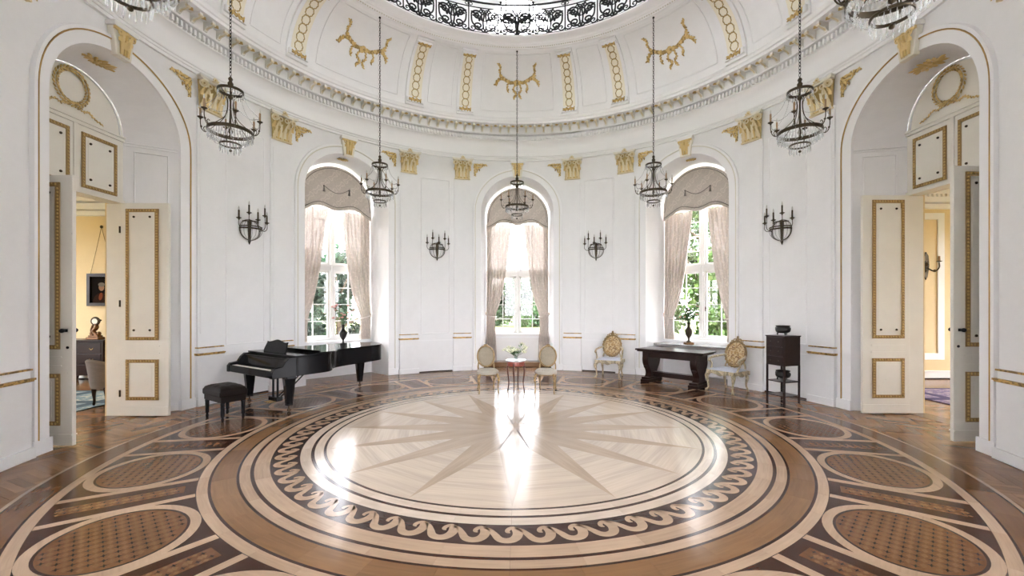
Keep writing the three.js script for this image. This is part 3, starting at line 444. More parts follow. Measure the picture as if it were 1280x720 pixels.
// ---- arch surrounds: archivolt, gilt bead, keystone, spandrel leaves, rosette
{
  const n = archPath(HALF, SPRING, 0).length - 1;
  const bandS = (h0, h1, r0, r1) => { const a = archPath(h0, SPRING, 0), b = archPath(h1, SPRING, 0); return grid(n, 1, (u, v) => { const i = Math.round(u * n), q = v ? b[i] : a[i], r = v ? r1 : r0; return [q[0], q[1], wallZ(q[0], r), v * (h1 - h0), u * 10]; }); };
  const arch = mg([bandS(HALF, HALF, R + 0.01, R - 0.03), bandS(HALF, 1.09, R - 0.03, R - 0.03), bandS(1.09, 1.11, R - 0.03, R - 0.05), bandS(1.11, 1.15, R - 0.05, R - 0.05), bandS(1.15, 1.165, R - 0.05, R + 0.01)].map((g) => crease(g, 0.9)));
  const bead = tube(archPath(1.10, SPRING, 0.02).map(([x, y]) => V(x, y, wallZ(x, R - 0.045))), 0.011, 120, 5);
  const foot = mg([-1, 1].map((s) => box(0.24, 0.16, 0.08, s * 1.06, 0.08, wallZ(1.06, R - 0.02), 0, -s * 0.2, 0)));
  const key = []; key.push(col(extr(poly([[-0.10, 0], [0.10, 0], [0.15, 0.34], [-0.15, 0.34]]), 0.07, 0.01).translate(0, 0, 0.0), CREAM)); key.push(col(box(0.36, 0.06, 0.14, 0, 0.385, 0.05), lin(0.84, 0.83, 0.81)), col(box(0.31, 0.04, 0.11, 0, 0.335, 0.05), GOLD2));
  for (const i of [-1, 0, 1]) key.push(col(tube([[i * 0.045, 0.02, 0.085], [i * 0.055, 0.16, 0.10], [i * 0.07, 0.30, 0.12]], 0.022, 8, 6), i ? GOLD2 : GOLD)); for (const [x, y, w] of [[-0.06, 0.18, 0.1], [0.06, 0.18, 0.1], [0, 0.1, 0.12], [0, 0.22, 0.12]]) key.push(...acanthus(w, 0.12, x, y, 0.10, GOLD2, 0.03)); for (const s of [-1, 1]) key.push(col(tor(0.03, 0.012, s * 0.09, 0.29, 0.12, 0, 0, 0, 10, 5), GOLD2)); const keyG = mg(key);
  const spd = []; { const L = []; leafRope([[0, 0], [-0.12, 0.01], [-0.30, 0.02]], 0.085, 0.018, L); leafRope([[0, 0], [0.0, -0.12], [-0.01, -0.28]], 0.085, 0.018, L); leafRope([[-0.03, -0.03], [-0.07, -0.10], [-0.05, -0.18]], 0.075, 0.02, L); leafRope([[-0.04, -0.03], [-0.12, -0.06], [-0.2, -0.03]], 0.07, 0.02, L); leafRope([[-0.05, -0.05], [-0.12, -0.12]], 0.07, 0.02, L); for (const [x, y, a, l, c] of L) spd.push(leafAt(x, y, 0.012, a, l, c)); } const spG = mg(spd);
  const ro = []; for (let k = 0; k < 26; k++) { const a = k * 2.4, d = 0.013 * Math.sqrt(k) * 1.6; ro.push(leafAt(d * 1.7 * cos(a), d * sin(a), 0.012, a, 0.10, k % 4 ? GOLD : GOLD2)); } const roG = mg(ro);
  const kinds = { 0: 'window over the marble-topped table', 45: 'window behind the dark trestle table', 315: 'window behind the grand piano', 90: 'doorway to the room with the violet rug', 270: 'doorway to the room with the painting', 180: 'entrance', 135: 'plain window beyond the violet-rug doorway', 225: 'plain window beyond the painting-room doorway' };
  for (const c of BAYS) {
    const o = struct('trim_' + (BAYS.indexOf(c) + 2), 'white arch surround with gilt bead and keystone round the ' + kinds[c], 'arch trim', [0, 0, 0], turnTo(c));
    mesh('archivolt', arch, M.stucco, o); mesh(c % 90 || c % 180 === 0 ? 'bead' : 'gilt_bead', bead, c % 90 || c % 180 === 0 ? BEAD : M.gilt, o); mesh('plinth', foot, M.stucco, o);
    mesh('keystone', keyG, M.giltVC, o, 'gilded acanthus keystone').position.set(0, 5.06, -R + 0.015);
    for (const s of [-1, 1]) { const q = mesh('spandrel_ornament', spG, M.giltVC, o, 'gilded corner spray'), x = s * 1.12; q.position.set(x, 5.36, wallZ(x, R - 0.006)); q.rotation.y = -s * Math.asin(1.12 / R); q.scale.x = s; }
    const r = mesh('soffit_rosette', roG, M.giltVC, o, 'gilded leaf rosette'); r.position.set(c % 90 === 0 && c % 180 ? -0.03 : 0, SPRING + (c % 90 === 0 && c % 180 ? 0.845 : 0.915), -R - 0.25); r.rotation.x = PI / 2; r.scale.set(c % 90 === 0 && c % 180 ? 1.2 : 0.6, c % 90 === 0 && c % 180 ? 1.2 : 0.6, 1);
  }
}

// ================================================================ WINDOWS, CURTAINS, DOORS, ROOMS BEYOND
const ZW = -6.40;
const revealWin = reveal(0.88, 4.12, ZW);
const pathShape = (pts) => poly(pts);
function makeWindow(n, label, bay) {
  const w = struct('window_' + n, label, 'window', [0, 0, 0], turnTo(bay));
  const out = pathShape(archPath(0.93, 4.12, 0, 0, 28, 1)), inn = new THREE.Path(); archPath(0.80, 4.12, 0.90, 0, 28, 1).forEach(([x, y], i) => i ? inn.lineTo(x, y) : inn.moveTo(x, y)); out.holes.push(inn);
  mesh('frame', uvm(extr(out, 0.10)), M.sash, w).position.z = ZW - 0.08;
  mesh('mullion', [box(0.085, 3.24, 0.11, 0, 2.52, ZW + 0.02), cyl(0.02, 0.02, 3.2, 8, 0, 2.52, ZW + 0.08)], M.sash, w);
  mesh('transom', [box(1.64, 0.12, 0.12, 0, 2.58, ZW + 0.02), box(1.64, 0.03, 0.16, 0, 2.655, ZW + 0.03)], M.sash, w);
  mesh('fan_bars', [box(1.62, 0.07, 0.08, 0, 4.12, ZW + 0.01), ...[-1, 1].map((s) => box(0.03, 0.8, 0.04, s * 0.28, 4.50, ZW, 0, 0, -s * 0.62))], M.sash, w);
  const fan = mesh('pane', new THREE.CircleGeometry(0.80, 24, 0, PI), M.glass, w); fan.position.set(0, 4.12, ZW - 0.01);
  for (const s of [-1, 1]) for (const [y0, y1] of [[0.90, 2.52], [2.66, 4.09]]) {
    const x0 = 0.045, x1 = 0.80, f = 0.05, g = [], b = 0.020, xm = (x0 + x1) / 2;
    g.push(box(f, y1 - y0, 0.05, s * (x0 + f / 2), (y0 + y1) / 2, 0), box(f, y1 - y0, 0.05, s * (x1 - f / 2), (y0 + y1) / 2, 0), box(x1 - x0, f + 0.02, 0.05, s * xm, y0 + f / 2, 0), box(x1 - x0, f, 0.05, s * xm, y1 - f / 2, 0), box(b, y1 - y0, 0.035, s * xm, (y0 + y1) / 2, 0));
    for (let k = 1; k < 4; k++) g.push(box(x1 - x0, b, 0.035, s * xm, y0 + (y1 - y0) * k / 4, 0));
    const c = mesh('casement', g, M.sash, w); c.position.z = ZW;
    if (y0 < 1 && s > 0) mesh('handle', [cyl(0.012, 0.012, 0.05, 8, 0.075, 1.62, 0.05, PI / 2, 0, 0), rbox(0.02, 0.11, 0.02, 0.006, 0.075, 1.60, 0.07)], M.bronze, c);
    const pg = new THREE.PlaneGeometry((x1 - x0) / 2 - f + 0.01, (y1 - y0) / 4 - 0.02);
    for (let i = 0; i < 2; i++) for (let k = 0; k < 4; k++) { const p = mesh('pane', pg, M.glass, c); p.position.set(s * (x0 + (x1 - x0) * (i ? 0.742 : 0.258)), y0 + (y1 - y0) * (k + 0.5) / 4, -0.01); }
  }
  return w;
}
const LBL = { 0: 'over the marble-topped table', 45: 'behind the dark trestle table', 315: 'behind the grand piano' };
[[0, 1], [315, 2], [45, 3], [135, 4], [225, 5]].forEach(([bay, n]) => makeWindow(n, LBL[bay] ? 'tall arched white casement window ' + LBL[bay] : 'tall arched white casement window without curtains, beyond the doorway to the ' + (bay === 135 ? 'violet-rug room' : 'painting room'), bay));
for (const bay of [0, 45, 135, 180, 225, 315]) {
  const wl = wallAt(bay), t = turnTo(bay), m = mesh('reveal', revealWin, M.plaster, wl); m.rotation.y = t;
  if (bay === 180) continue;
  const zp = bay ? -6.12 : -6.27, par = mesh('parapet', [uvm(box(1.86, 0.84, 0.3, 0, 0.42, zp - 0.15))], M.plaster, wl); par.rotation.y = t;
  if (bay) { const s = mesh('sill', uvm(rbox(1.80, 0.045, 0.80, 0.012, 0, 0.745, -6.02)), M.marbleDark, wl, 'veined marble window sill'); s.rotation.y = t; }
  else { mesh('sill', [box(1.78, 0.05, 0.20, 0, 0.865, -6.34), box(1.6, 0.62, 0.02, 0, 0.46, -6.270), box(1.5, 0.5, 0.02, 0, 0.46, -6.262)], M.sash, wl).rotation.y = t; mesh('step', uvm(rbox(1.86, 0.13, 0.42, 0.01, 0, 0.065, -6.06)), W.mid[0], wl, 'brown wooden step under the window').rotation.y = t; }
}
// ---- pelmets and curtains
const interp = (tab, y) => { for (let i = 0; i + 1 < tab.length; i++) { const [a, p] = tab[i], [b, q] = tab[i + 1]; if (y <= a && y >= b) { let k = (a - y) / (a - b); return p + (q - p) * k; } } return y > tab[0][0] ? tab[0][1] : tab.at(-1)[1]; };
const smooth = (tab, y) => (interp(tab, y + 0.12) + interp(tab, y + 0.06) + interp(tab, y) + interp(tab, y - 0.06) + interp(tab, y - 0.12)) / 5;
{
  const wave = Array.from({ length: 41 }, (_, i) => { const x = -0.895 + 1.79 * i / 40, a = Math.abs(x) / 0.895; return [x, 3.995 - 0.13 * a * a + 0.055 * cos(a * PI * 2.0 + PI) * (a > 0.15 ? 1 : 1) - 0.0]; });
  const arcTop = Array.from({ length: 25 }, (_, i) => [0.895 * cos(i / 24 * PI), 4.11 + 0.855 * sin(i / 24 * PI)]);
  const sh = poly([...wave, ...arcTop]);
  const body = uvm(extr(sh, 0.018, 0.006, 6), 0.9).translate(0, 0, -0.009);
  const pipe = mg([tube(wave.map(([x, y]) => V(x * 0.985, y + 0.065, 0.02)), 0.009, 60, 5), tube([[-0.86, 4.0], ...arcTop.map(([x, y]) => [-x * 0.94, 4.13 + (y - 4.13) * 0.94]), [0.86, 4.0]].map(([x, y]) => V(x, y, 0.018)), 0.008, 60, 5)]);
  const fringe = tube(wave.map(([x, y]) => V(x, y, 0.006)), 0.012, 60, 5);
  const cord = tube(Array.from({ length: 13 }, (_, i) => { const k = i / 12; return V((k - 0.5) * 0.62, 4.47 - 0.13 * sin(k * PI), 0.03); }), 0.008, 30, 5);
  const tass = (s) => mg([sph(0.022, s * 0.31, 4.46, 0.03), cyl(0.012, 0.03, 0.10, 8, s * 0.31, 4.385, 0.03)]);
  for (const [bay, lab] of [[0, 'window over the marble-topped table'], [315, 'window behind the grand piano'], [45, 'window behind the dark trestle table']]) {
    const p = thing('pelmet', 'taupe damask arched pelmet with a scalloped edge in the ' + lab, 'pelmet', polar(bay, 6.07), turnTo(bay), 'damask window pelmets');
    p.scale.x = 0.955; mesh('lambrequin', body, M.pelmet, p); mesh('piping', pipe, M.trimFabric, p); mesh('edging', fringe, M.curtain, p); mesh('cord', cord, M.trimFabric, p); for (const s of [-1, 1]) mesh('tassel', tass(s), M.trimFabric, p);
  }
  const edge = [[3.98, 0.17], [3.4, 0.235], [2.86, 0.30], [2.29, 0.38], [1.8, 0.49], [1.40, 0.625], [1.15, 0.635], [0.6, 0.60], [0, 0.58]];
  const curtain = (s, yb, ph) => {
    const e = (y) => smooth(edge, y), nf = 6.5;
    const cloth = grid(72, 60, (u, v) => { const y = 3.97 + (yb - 3.97) * v, x1 = 0.875, x0 = e(y), tie = Math.exp(-(((y - 1.40) / 0.35) ** 2)); const amp = 0.045 * (1 - 0.55 * tie) * (0.75 + 0.25 * sin(v * 5 + ph)); const a = u * nf * 2 * PI + ph + 0.6 * sin(v * 4 + u * 6 + ph); const lean = 0.05 * tie; return [s * (x1 + (x0 - x1) * u + 0.012 * sin(a * 2 + v * 3)), y, amp * sin(a) + lean, u * 1.2, y * 0.9]; });
    const zt = 0.05, tie = tube([[s * 0.60, 1.37, 0.0], [s * 0.62, 1.36, zt + 0.06], [s * 0.75, 1.39, zt + 0.07], [s * 0.87, 1.43, zt + 0.02], [s * 0.89, 1.45, -0.03]], 0.022, 20, 6); tie.scale(1, 1, 1);
    return [cloth, tie];
  };
  for (const [bay, lab, yb] of [[0, 'marble-topped table', 0.14], [315, 'grand piano', 0.77], [45, 'dark trestle table', 0.77]]) for (const s of [-1, 1]) {
    const toward = { 0: ['piano', 'armchair'], 315: ['painting-room doorway', 'middle window'], 45: ['middle window', 'cabinet'] }[bay][s < 0 ? 0 : 1];
    const c = thing('curtain', 'damask curtain tied to the ' + toward + ' side of the window ' + (bay ? 'behind' : 'over') + ' the ' + lab, 'curtain', polar(bay, 6.18), turnTo(bay), 'curtains of the window by the ' + lab);
    const [g, t] = curtain(s, yb, s * 1.3 + bay); mesh('cloth', g, M.curtain, c); mesh('tieback', t, M.curtain, c); mesh('hook', [tor(0.03, 0.008, s * 0.885, 1.45, 0.02, 0, PI / 2, 0, 12, 5), box(0.012, 0.10, 0.05, s * 0.90, 1.45, 0.02)], M.gilt, c);
  }
}
// ---- doorways
const frameRect = (w, h, b, d, x = 0, y = 0, z = 0) => { const g = []; for (const [sx, sy] of [[0, 1], [0, -1]]) g.push(box(w, b, d, x, y + sy * (h - b) / 2, z)); for (const s of [1, -1]) g.push(box(b, h - 2 * b, d, x + s * (w - b) / 2, y, z)); const m = uvm(mg(g)); const u = m.attributes.uv; for (let i = 0; i < u.count; i++) { const q = i % 36; u.setXY(i, u.getX(i) * 1.0, u.getY(i)); } return m; };
const carved = (w, h, b, x, y, z) => {   // gilded moulding of small bosses on a dark bed
  const g = [col(frameRect(w, h, b, 0.014, x, y, z), lin(0.36, 0.23, 0.09)), col(frameRect(w - 2 * b + 0.01, h - 2 * b + 0.01, 0.010, 0.02, x, y, z), lin(0.42, 0.28, 0.11))], s = new THREE.SphereGeometry(1, 4, 3).scale(b * 0.36, b * 0.36, 0.012), st = 0.042;
  const put = (px, py) => g.push(col(tf(s.clone(), px, py, z + 0.008), GOLD));
  for (let k = -w / 2 + b / 2; k <= w / 2 - b / 2 + 1e-3; k += st) for (const e of [-1, 1]) put(x + k, y + e * (h - b) / 2);
  for (let k = -h / 2 + b; k <= h / 2 - b; k += st) for (const e of [-1, 1]) put(x + e * (w - b) / 2, y + k);
  return mg(g);
};
function doorLeaf(n, label, at, turn, H, flip, knob) {   // local: hinge at x = 0, leaf along +x, panelled face to +z
  const d = struct('door_' + n, label, 'door', at, turn), Wd = 0.725, dy = (H - 3.21);
  mesh('leaf', [rbox(Wd, H - 0.012, 0.045, 0.006, Wd / 2, H / 2 + 0.006, 0)], M.paint, d);
  for (const z of [1, -1]) {
    const zz = z * 0.026, xm = 0.335;
    mesh('upper_panel', uvm(mg([box(0.40, 1.87, 0.012, xm, 2.135 + dy * 0.6, zz), box(0.33, 1.62, 0.018, xm, 2.135 + dy * 0.6, zz)])), M.paint, d); mesh('lower_panel', uvm(mg([box(0.40, 0.53, 0.012, xm, 0.555, zz), box(0.30, 0.42, 0.02, xm, 0.555, zz)])), M.paint, d);
    mesh('carved_frame', carved(0.49, 1.97 + dy, 0.045, z * xm, 2.135 + dy * 0.6, 0).rotateY(z > 0 ? 0 : PI).translate(0, 0, z * 0.03), M.giltVC, d, 'gilded carved moulding'); mesh('carved_frame', carved(0.49, 0.61, 0.045, z * xm, 0.555, 0).rotateY(z > 0 ? 0 : PI).translate(0, 0, z * 0.03), M.giltVC, d, 'gilded carved moulding');
    mesh('rail_moulding', [box(0.52, 0.012, 0.012, xm, 1.06, zz), box(0.52, 0.012, 0.012, xm, 0.955, zz), box(Wd, 0.014, 0.014, Wd / 2, 0.14, zz)], M.paint, d);
    for (const x of [xm - 0.12, xm + 0.12]) for (const y of [1.30, 3.0 + dy]) mesh('stud', sph(0.017, x, y, z * 0.036), M.bronze, d);
    if (knob) mesh('knob', [sph(0.026, Wd - 0.07, 1.37, z * 0.075), cyl(0.009, 0.009, 0.06, 8, Wd - 0.07, 1.37, z * 0.045, PI / 2, 0, 0), box(0.05, 0.035, 0.008, Wd - 0.08, 1.37, z * 0.027), cyl(0.016, 0.016, 0.008, 10, Wd - 0.055, 1.17, z * 0.026, PI / 2, 0, 0)], M.iron, d);
  }
  for (const y of [0.35, 1.7, H - 0.4]) mesh('hinge', cyl(0.012, 0.012, 0.10, 8, -0.004, y, 0.026), M.bronze, d);
  return d;
}
const wreathG = (() => { const l = []; for (let i = 0; i < 90; i++) { const a = i / 90 * 2 * PI, o = (i % 3 - 1) * 0.024; l.push(leafAt((0.205 + o) * cos(a), (0.23 + o) * sin(a), 0.012 + (i % 3 === 1 ? 0.016 : 0), a + PI / 2 + (i % 3 - 1) * 0.5, 0.062, i % 5 ? [GOLD, GOLD2][i % 2] : UMBER)); } const L = []; for (const s of [-1, 1]) { leafRope([[s * 0.03, -0.23], [s * 0.14, -0.27], [s * 0.22, -0.25], [s * 0.31, -0.31], [s * 0.42, -0.34]], 0.05, 0.02, L); leafRope([[s * 0.03, -0.24], [s * 0.07, -0.19], [s * 0.12, -0.24]], 0.045, 0.02, L); } for (const [x, y, a, q, c] of L) l.push(leafAt(x, y, 0.014, a, q, c)); return mg(l); })();
function doorway(bay, Zb, H, n, side, room) {
  const t = turnTo(bay), wl = wallAt(bay), cb = -0.08, hb = 0.70, sb = 4.20 + (H - 3.21) * 0.9;
  mesh('reveal', reveal(hb, sb, -Zb, cb), M.plaster, wl).rotation.y = t;
  // mouldings on the splayed sides
  for (const s of [-1, 1]) { const A = (k, y, o = 0.006) => { const xa = s * HALF, xb = cb + s * hb, za = wallZ(HALF), zb = -Zb, L = Math.hypot(xb - xa, zb - za); return V(xa + (xb - xa) * k - s * o, y, za + (zb - za) * k + o); }; const ln = (p, q) => tube([p, p.clone().lerp(q, 0.5), q], 0.009, 2, 5); mesh('jamb_moulding', mg([ln(A(0.02, 4.14), A(0.98, 4.14)), ln(A(0.02, 4.10), A(0.98, 4.10)), ln(A(0.2, 4.02), A(0.8, 4.02)), ln(A(0.2, 4.02), A(0.2, 0.3)), ln(A(0.8, 4.02), A(0.8, 0.3))]), M.stucco, wl).rotation.y = t; }
  const tr = struct('trim_' + (n + 10), 'white overdoor with two gilt-framed panels and a gilded wreath, leading to the ' + room, 'overdoor', [0, 0, 0], t);
  mesh('overdoor_wall', uvm(extr(poly([[cb - hb, H], [cb + hb, H], ...archPath(hb, sb, sb, cb, 24, 0).reverse()]), 0.2)), M.paint, tr).position.z = -Zb - 0.2;
  mesh('ledge', [box(2 * hb, 0.03, 0.05, cb, sb + 0.0, -Zb + 0.02), box(2 * hb, 0.05, 0.03, cb, sb - 0.035, -Zb + 0.012), box(0.05, sb - H - 0.06, 0.02, cb, (sb + H) / 2 - 0.03, -Zb + 0.008), box(2 * hb, 0.045, 0.03, cb, H + 0.022, -Zb + 0.012)], M.paint, tr);
  mesh('tympanum_moulding', tube(archPath(hb - 0.055, sb + 0.03, sb + 0.03, cb, 24, 0).map(([x, y]) => V(x, y, -Zb + 0.004)), 0.012, 60, 5), M.stucco, tr);
  for (const s of [-1, 1]) { const x = cb + s * 0.335, y = (H + sb) / 2 - 0.03, p = mesh('overdoor_panel', uvm(mg([box(0.42, 0.66, 0.012, x, y, -Zb + 0.004), box(0.34, 0.58, 0.016, x, y, -Zb + 0.006)])), M.paint, tr); mesh('carved_frame', carved(0.51, 0.76, 0.04, x, y, -Zb + 0.012), M.giltVC, p, 'gilded carved moulding'); for (const a of [-1, 1]) for (const b of [-1, 1]) mesh('stud', sph(0.017, x + a * 0.14, y + b * 0.25, -Zb + 0.02), M.bronze, p); }
  mesh('wreath', wreathG, M.giltVC, tr, 'gilded laurel wreath with ribbon').position.set(cb - 0.05, sb + 0.40, -Zb + 0.005);
  for (const s of [-1, 1]) mesh('lining', uvm(box(0.05, H, 0.25, cb + s * (hb + 0.025), H / 2, -Zb - 0.125)), M.paint, tr);
  mesh('threshold', uvm(box(2 * hb, 0.012, 0.3, cb, -0.005, -Zb - 0.15)), W.mid[0], tr);
  // leaves folded back into the recess
  const f = new THREE.Vector3(cb + (side < 0 ? 1 : -1) * (hb - 0.034), 0, -Zb + 0.012).applyAxisAngle(V(0, 1, 0), t), q = new THREE.Vector3(cb + (side < 0 ? -1 : 1) * (hb - 0.012), 0, -Zb + 0.01).applyAxisAngle(V(0, 1, 0), t);
  const inward = side < 0 ? 0 : PI;   // world turn so that +x of the leaf points into the hall
  doorLeaf(n, 'white double-door leaf with gilt panel frames folded flat against the far side of the doorway to the ' + room, [f.x, 0, f.z], inward, H, 0, false);
  doorLeaf(n + 1, 'white double-door leaf with a dark knob at the entrance side of the doorway to the ' + room, [q.x, 0, q.z], inward + (side < 0 ? -0.03 : 0.03), H, 0, true);
}
doorway(-90, 5.95, 3.21, 1, -1, 'painting room');
doorway(90, 6.08, 3.37, 3, 1, 'violet-rug room');
// ---- rooms beyond the doors
function sideRoom(s, X0, H, zc, tag) {
  const up = s > 0 ? 0.16 : 0, cx = s * (X0 + 3.0), fl = struct('floor', 'light parquet floor of the ' + tag, 'floor');
  const planks = W.plank.map(() => []), g = uvm(box(0.9, 0.02, 0.11, 0, -0.011, 0)), rr = rng(s + 50);
  for (let i = 0; i < 8; i++) for (let k = 0; k < 80; k++) planks[Math.floor(rr() * 3)].push(tf(g.clone(), s * (X0 + 0.40 + i * 0.905 - (k % 2) * 0.45), 0, -3.85 + k * 0.112));
  planks.forEach((l, i) => { if (l.length) mesh('parquet_field', mg(l), W.plank[[2, 0, 2, 1][i]], fl).userData.kind = 'stuff'; });
  const hole = (w, h, holes) => { const sh = poly([[-w / 2, 0], [w / 2, 0], [w / 2, h], [-w / 2, h]]); for (const [x, y, a, b] of holes) { const p = new THREE.Path(); p.moveTo(x - a / 2, y); p.lineTo(x + a / 2, y); p.lineTo(x + a / 2, y + b); p.lineTo(x - a / 2, y + b); p.closePath(); sh.holes.push(p); } return sh; };
  const wn = s < 0 ? 'painting_room' : 'rug_room';
  const far = struct('wall_' + wn + '_back', 'yellow wall of the ' + tag + ' facing the doorway', 'wall', [cx, 0, -3.95]);
  mesh('yellow_face', uvm(box(6.4, 4.3, 0.1, 0, 2.15, -0.05)), M.yellow, far);
  mesh('cornice', [box(6.2, 0.10, 0.12, 0, 3.78 + up, 0.06), box(6.2, 0.14, 0.2, 0, 3.92 + up, 0.1), box(6.2, 0.12, 0.3, 0, 4.08 + up, 0.15), ...(s > 0 ? Array.from({ length: 60 }, (_, i) => box(0.05, 0.07, 0.05, -3 + i * 0.1, 4.0 + up, 0.24)) : [])], M.white, far);
  mesh('baseboard', [box(6.2, 0.17, 0.03, 0, 0.085, 0.015), box(6.2, 0.03, 0.045, 0, 0.175, 0.02)], M.white, far); mesh('floor_strip', box(6.2, 0.025, 0.05, 0, 0.012, 0.03), M.darkWood, far);
  if (s > 0) for (const x of [-0.62, 1.75]) mesh('wall_panel_frame', frameRect(2.16, 3.36, 0.15, 0.025, x, 2.12, 0.012), M.white, far);
  const win = struct('wall_' + wn + '_window', 'yellow wall with tall window openings at the end of the ' + tag, 'wall', [s * (X0 + 6.0), 0, 0.55], PI / 2);
  const wh = hole(9, 4.3, [[-2.6, 0.5, 1.6, 2.9], [0.1, 0.5, 1.6, 2.9], [2.8, 0.5, 1.6, 2.9]]); mesh('yellow_face', uvm(extr(wh, 0.3)), M.yellow, win).position.z = -0.15;
  for (const x of [-2.6, 0.1, 2.8]) mesh('window_bars', [...[-0.77, 0, 0.77].map((d) => box(0.07, 2.9, 0.06, x + d, 1.95, 0)), ...[0.53, 1.2, 1.9, 2.6, 3.37].map((y) => box(1.6, 0.06, 0.06, x, y, 0))], M.sash, win);
  const near = struct('wall_' + wn + '_front', 'yellow wall of the ' + tag + ' on the entrance side', 'wall', [cx, 0, 5.05]); mesh('yellow_face', uvm(box(6.4, 4.3, 0.1, 0, 2.15, 0.05)), M.yellow, near);
  const hall = struct('wall_' + wn + '_hall', 'yellow wall of the ' + tag + ' backing on to the round hall', 'wall', [s * X0, 0, 0.55], PI / 2);
  // local x runs along world -z here
  mesh('yellow_face', uvm(extr(hole(9, 4.3, [[0.55 - zc, 0.0, 1.42, H + 0.02]]), 0.06)), M.yellow, hall).position.z = -0.03;
  const top = struct('ceiling', 'white ceiling of the ' + tag, 'ceiling', [cx, 4.3, 0.55]); mesh('slab', uvm(box(6.4, 0.1, 9.2, 0, 0.05, 0)), M.white, top);
}
sideRoom(-1, 6.20, 3.21, 0.08, 'painting room');
sideRoom(1, 6.33, 3.37, -0.08, 'violet-rug room');
// ---- vestibule at the entrance arch, behind the viewer
{
  const v = struct('wall_vestibule', 'white vestibule walls behind the entrance arch', 'wall');
  const fr = poly([[-3, -0.02], [3, -0.02], [3, 5.3], [-3, 5.3]]), ho = new THREE.Path(); archPath(0.90, 4.12, 0, 0, 24, 1).forEach(([x, y], i) => i ? ho.lineTo(x, y) : ho.moveTo(x, y)); fr.holes.push(ho);
  mesh('hall_side', uvm(extr(fr, 0.08)), M.plaster, v).position.z = 6.36;
  const bk = poly([[-3, 0], [3, 0], [3, 5.3], [-3, 5.3]]); for (const x of [-1.95, 0, 1.95]) { const p = new THREE.Path(); p.moveTo(x - 0.94, 0.1); p.lineTo(x + 0.94, 0.1); p.lineTo(x + 0.9, 5.0); p.lineTo(x - 0.9, 5.0); p.closePath(); bk.holes.push(p); }
  mesh('garden_side', uvm(extr(bk, 0.2)), M.plaster, v).position.z = 9.6;
  for (const s of [-1, 1]) mesh('end_wall', uvm(box(0.1, 5.3, 3.4, s * 3.05, 2.65, 8.0)), M.plaster, v);
  const vc = struct('ceiling', 'white vestibule ceiling', 'ceiling'); mesh('slab', uvm(box(6.2, 0.1, 3.5, 0, 5.35, 8.0)), M.white, vc);
  const vf = struct('floor', 'brown vestibule parquet behind the entrance arch', 'floor'); mesh('boards', uvm(box(6.2, 0.1, 4.4, 0, -0.072, 7.8)), W.plank[2], vf);
}

// ================================================================ CHANDELIERS AND WALL SCONCES
function vtube(pts, rad, n = 14, m = 8) {   // tapering tube; rad is a list along it
  const c = new THREE.CatmullRomCurve3(pts.map((p) => V(...p))), fr = c.computeFrenetFrames(n, false), r = (k) => { const x = k * (rad.length - 1), i = Math.min(rad.length - 2, Math.floor(x)); return rad[i] + (rad[i + 1] - rad[i]) * (x - i); };
  const g = grid(m, n, (u, v) => { const i = Math.round(v * n), p = c.getPointAt(i / n), a = u * 2 * PI, q = r(i / n); const d = fr.normals[i].clone().multiplyScalar(cos(a) * q).addScaledVector(fr.binormals[i], sin(a) * q); return [p.x + d.x, p.y + d.y, p.z + d.z]; });
  const cap = (k) => sph(rad.at(k ? -1 : 0), ...c.getPointAt(k).toArray(), 1, 1, 1, m, 5);
  return mg([g, cap(0), cap(1)]);
}
const drop = (l, r) => lathe([[0, 0], [r * 0.5, -l * 0.25], [r, -l * 0.72], [r * 0.55, -l * 0.94], [0, -l]], 6);
const beads = (pts, r, step) => { const c = new THREE.CatmullRomCurve3(pts.map((p) => V(...p))), n = Math.ceil(c.getLength() / step), o = []; for (let i = 0; i <= n; i++) { const p = c.getPoint(i / n); o.push(tf(new THREE.OctahedronGeometry(r, 0), p.x, p.y, p.z)); } return mg(o.map((g) => { g.computeVertexNormals(); return g; })); };
const around = (n, f) => Array.from({ length: n }, (_, i) => f(i / n * 2 * PI, i));
const candleParts = () => ({ candle: lathe([[0, 0], [0.016, 0], [0.016, 0.012], [0.0125, 0.014], [0.0125, 0.115], [0.008, 0.12], [0, 0.12]], 10), cup: lathe([[0, -0.035], [0.01, -0.034], [0.012, -0.02], [0.034, -0.008], [0.038, 0.0], [0.02, 0.002], [0, 0.002]], 12), flame: lathe([[0.007, 0.118], [0.011, 0.135], [0.009, 0.155], [0.002, 0.18], [0, 0.182]], 8) });
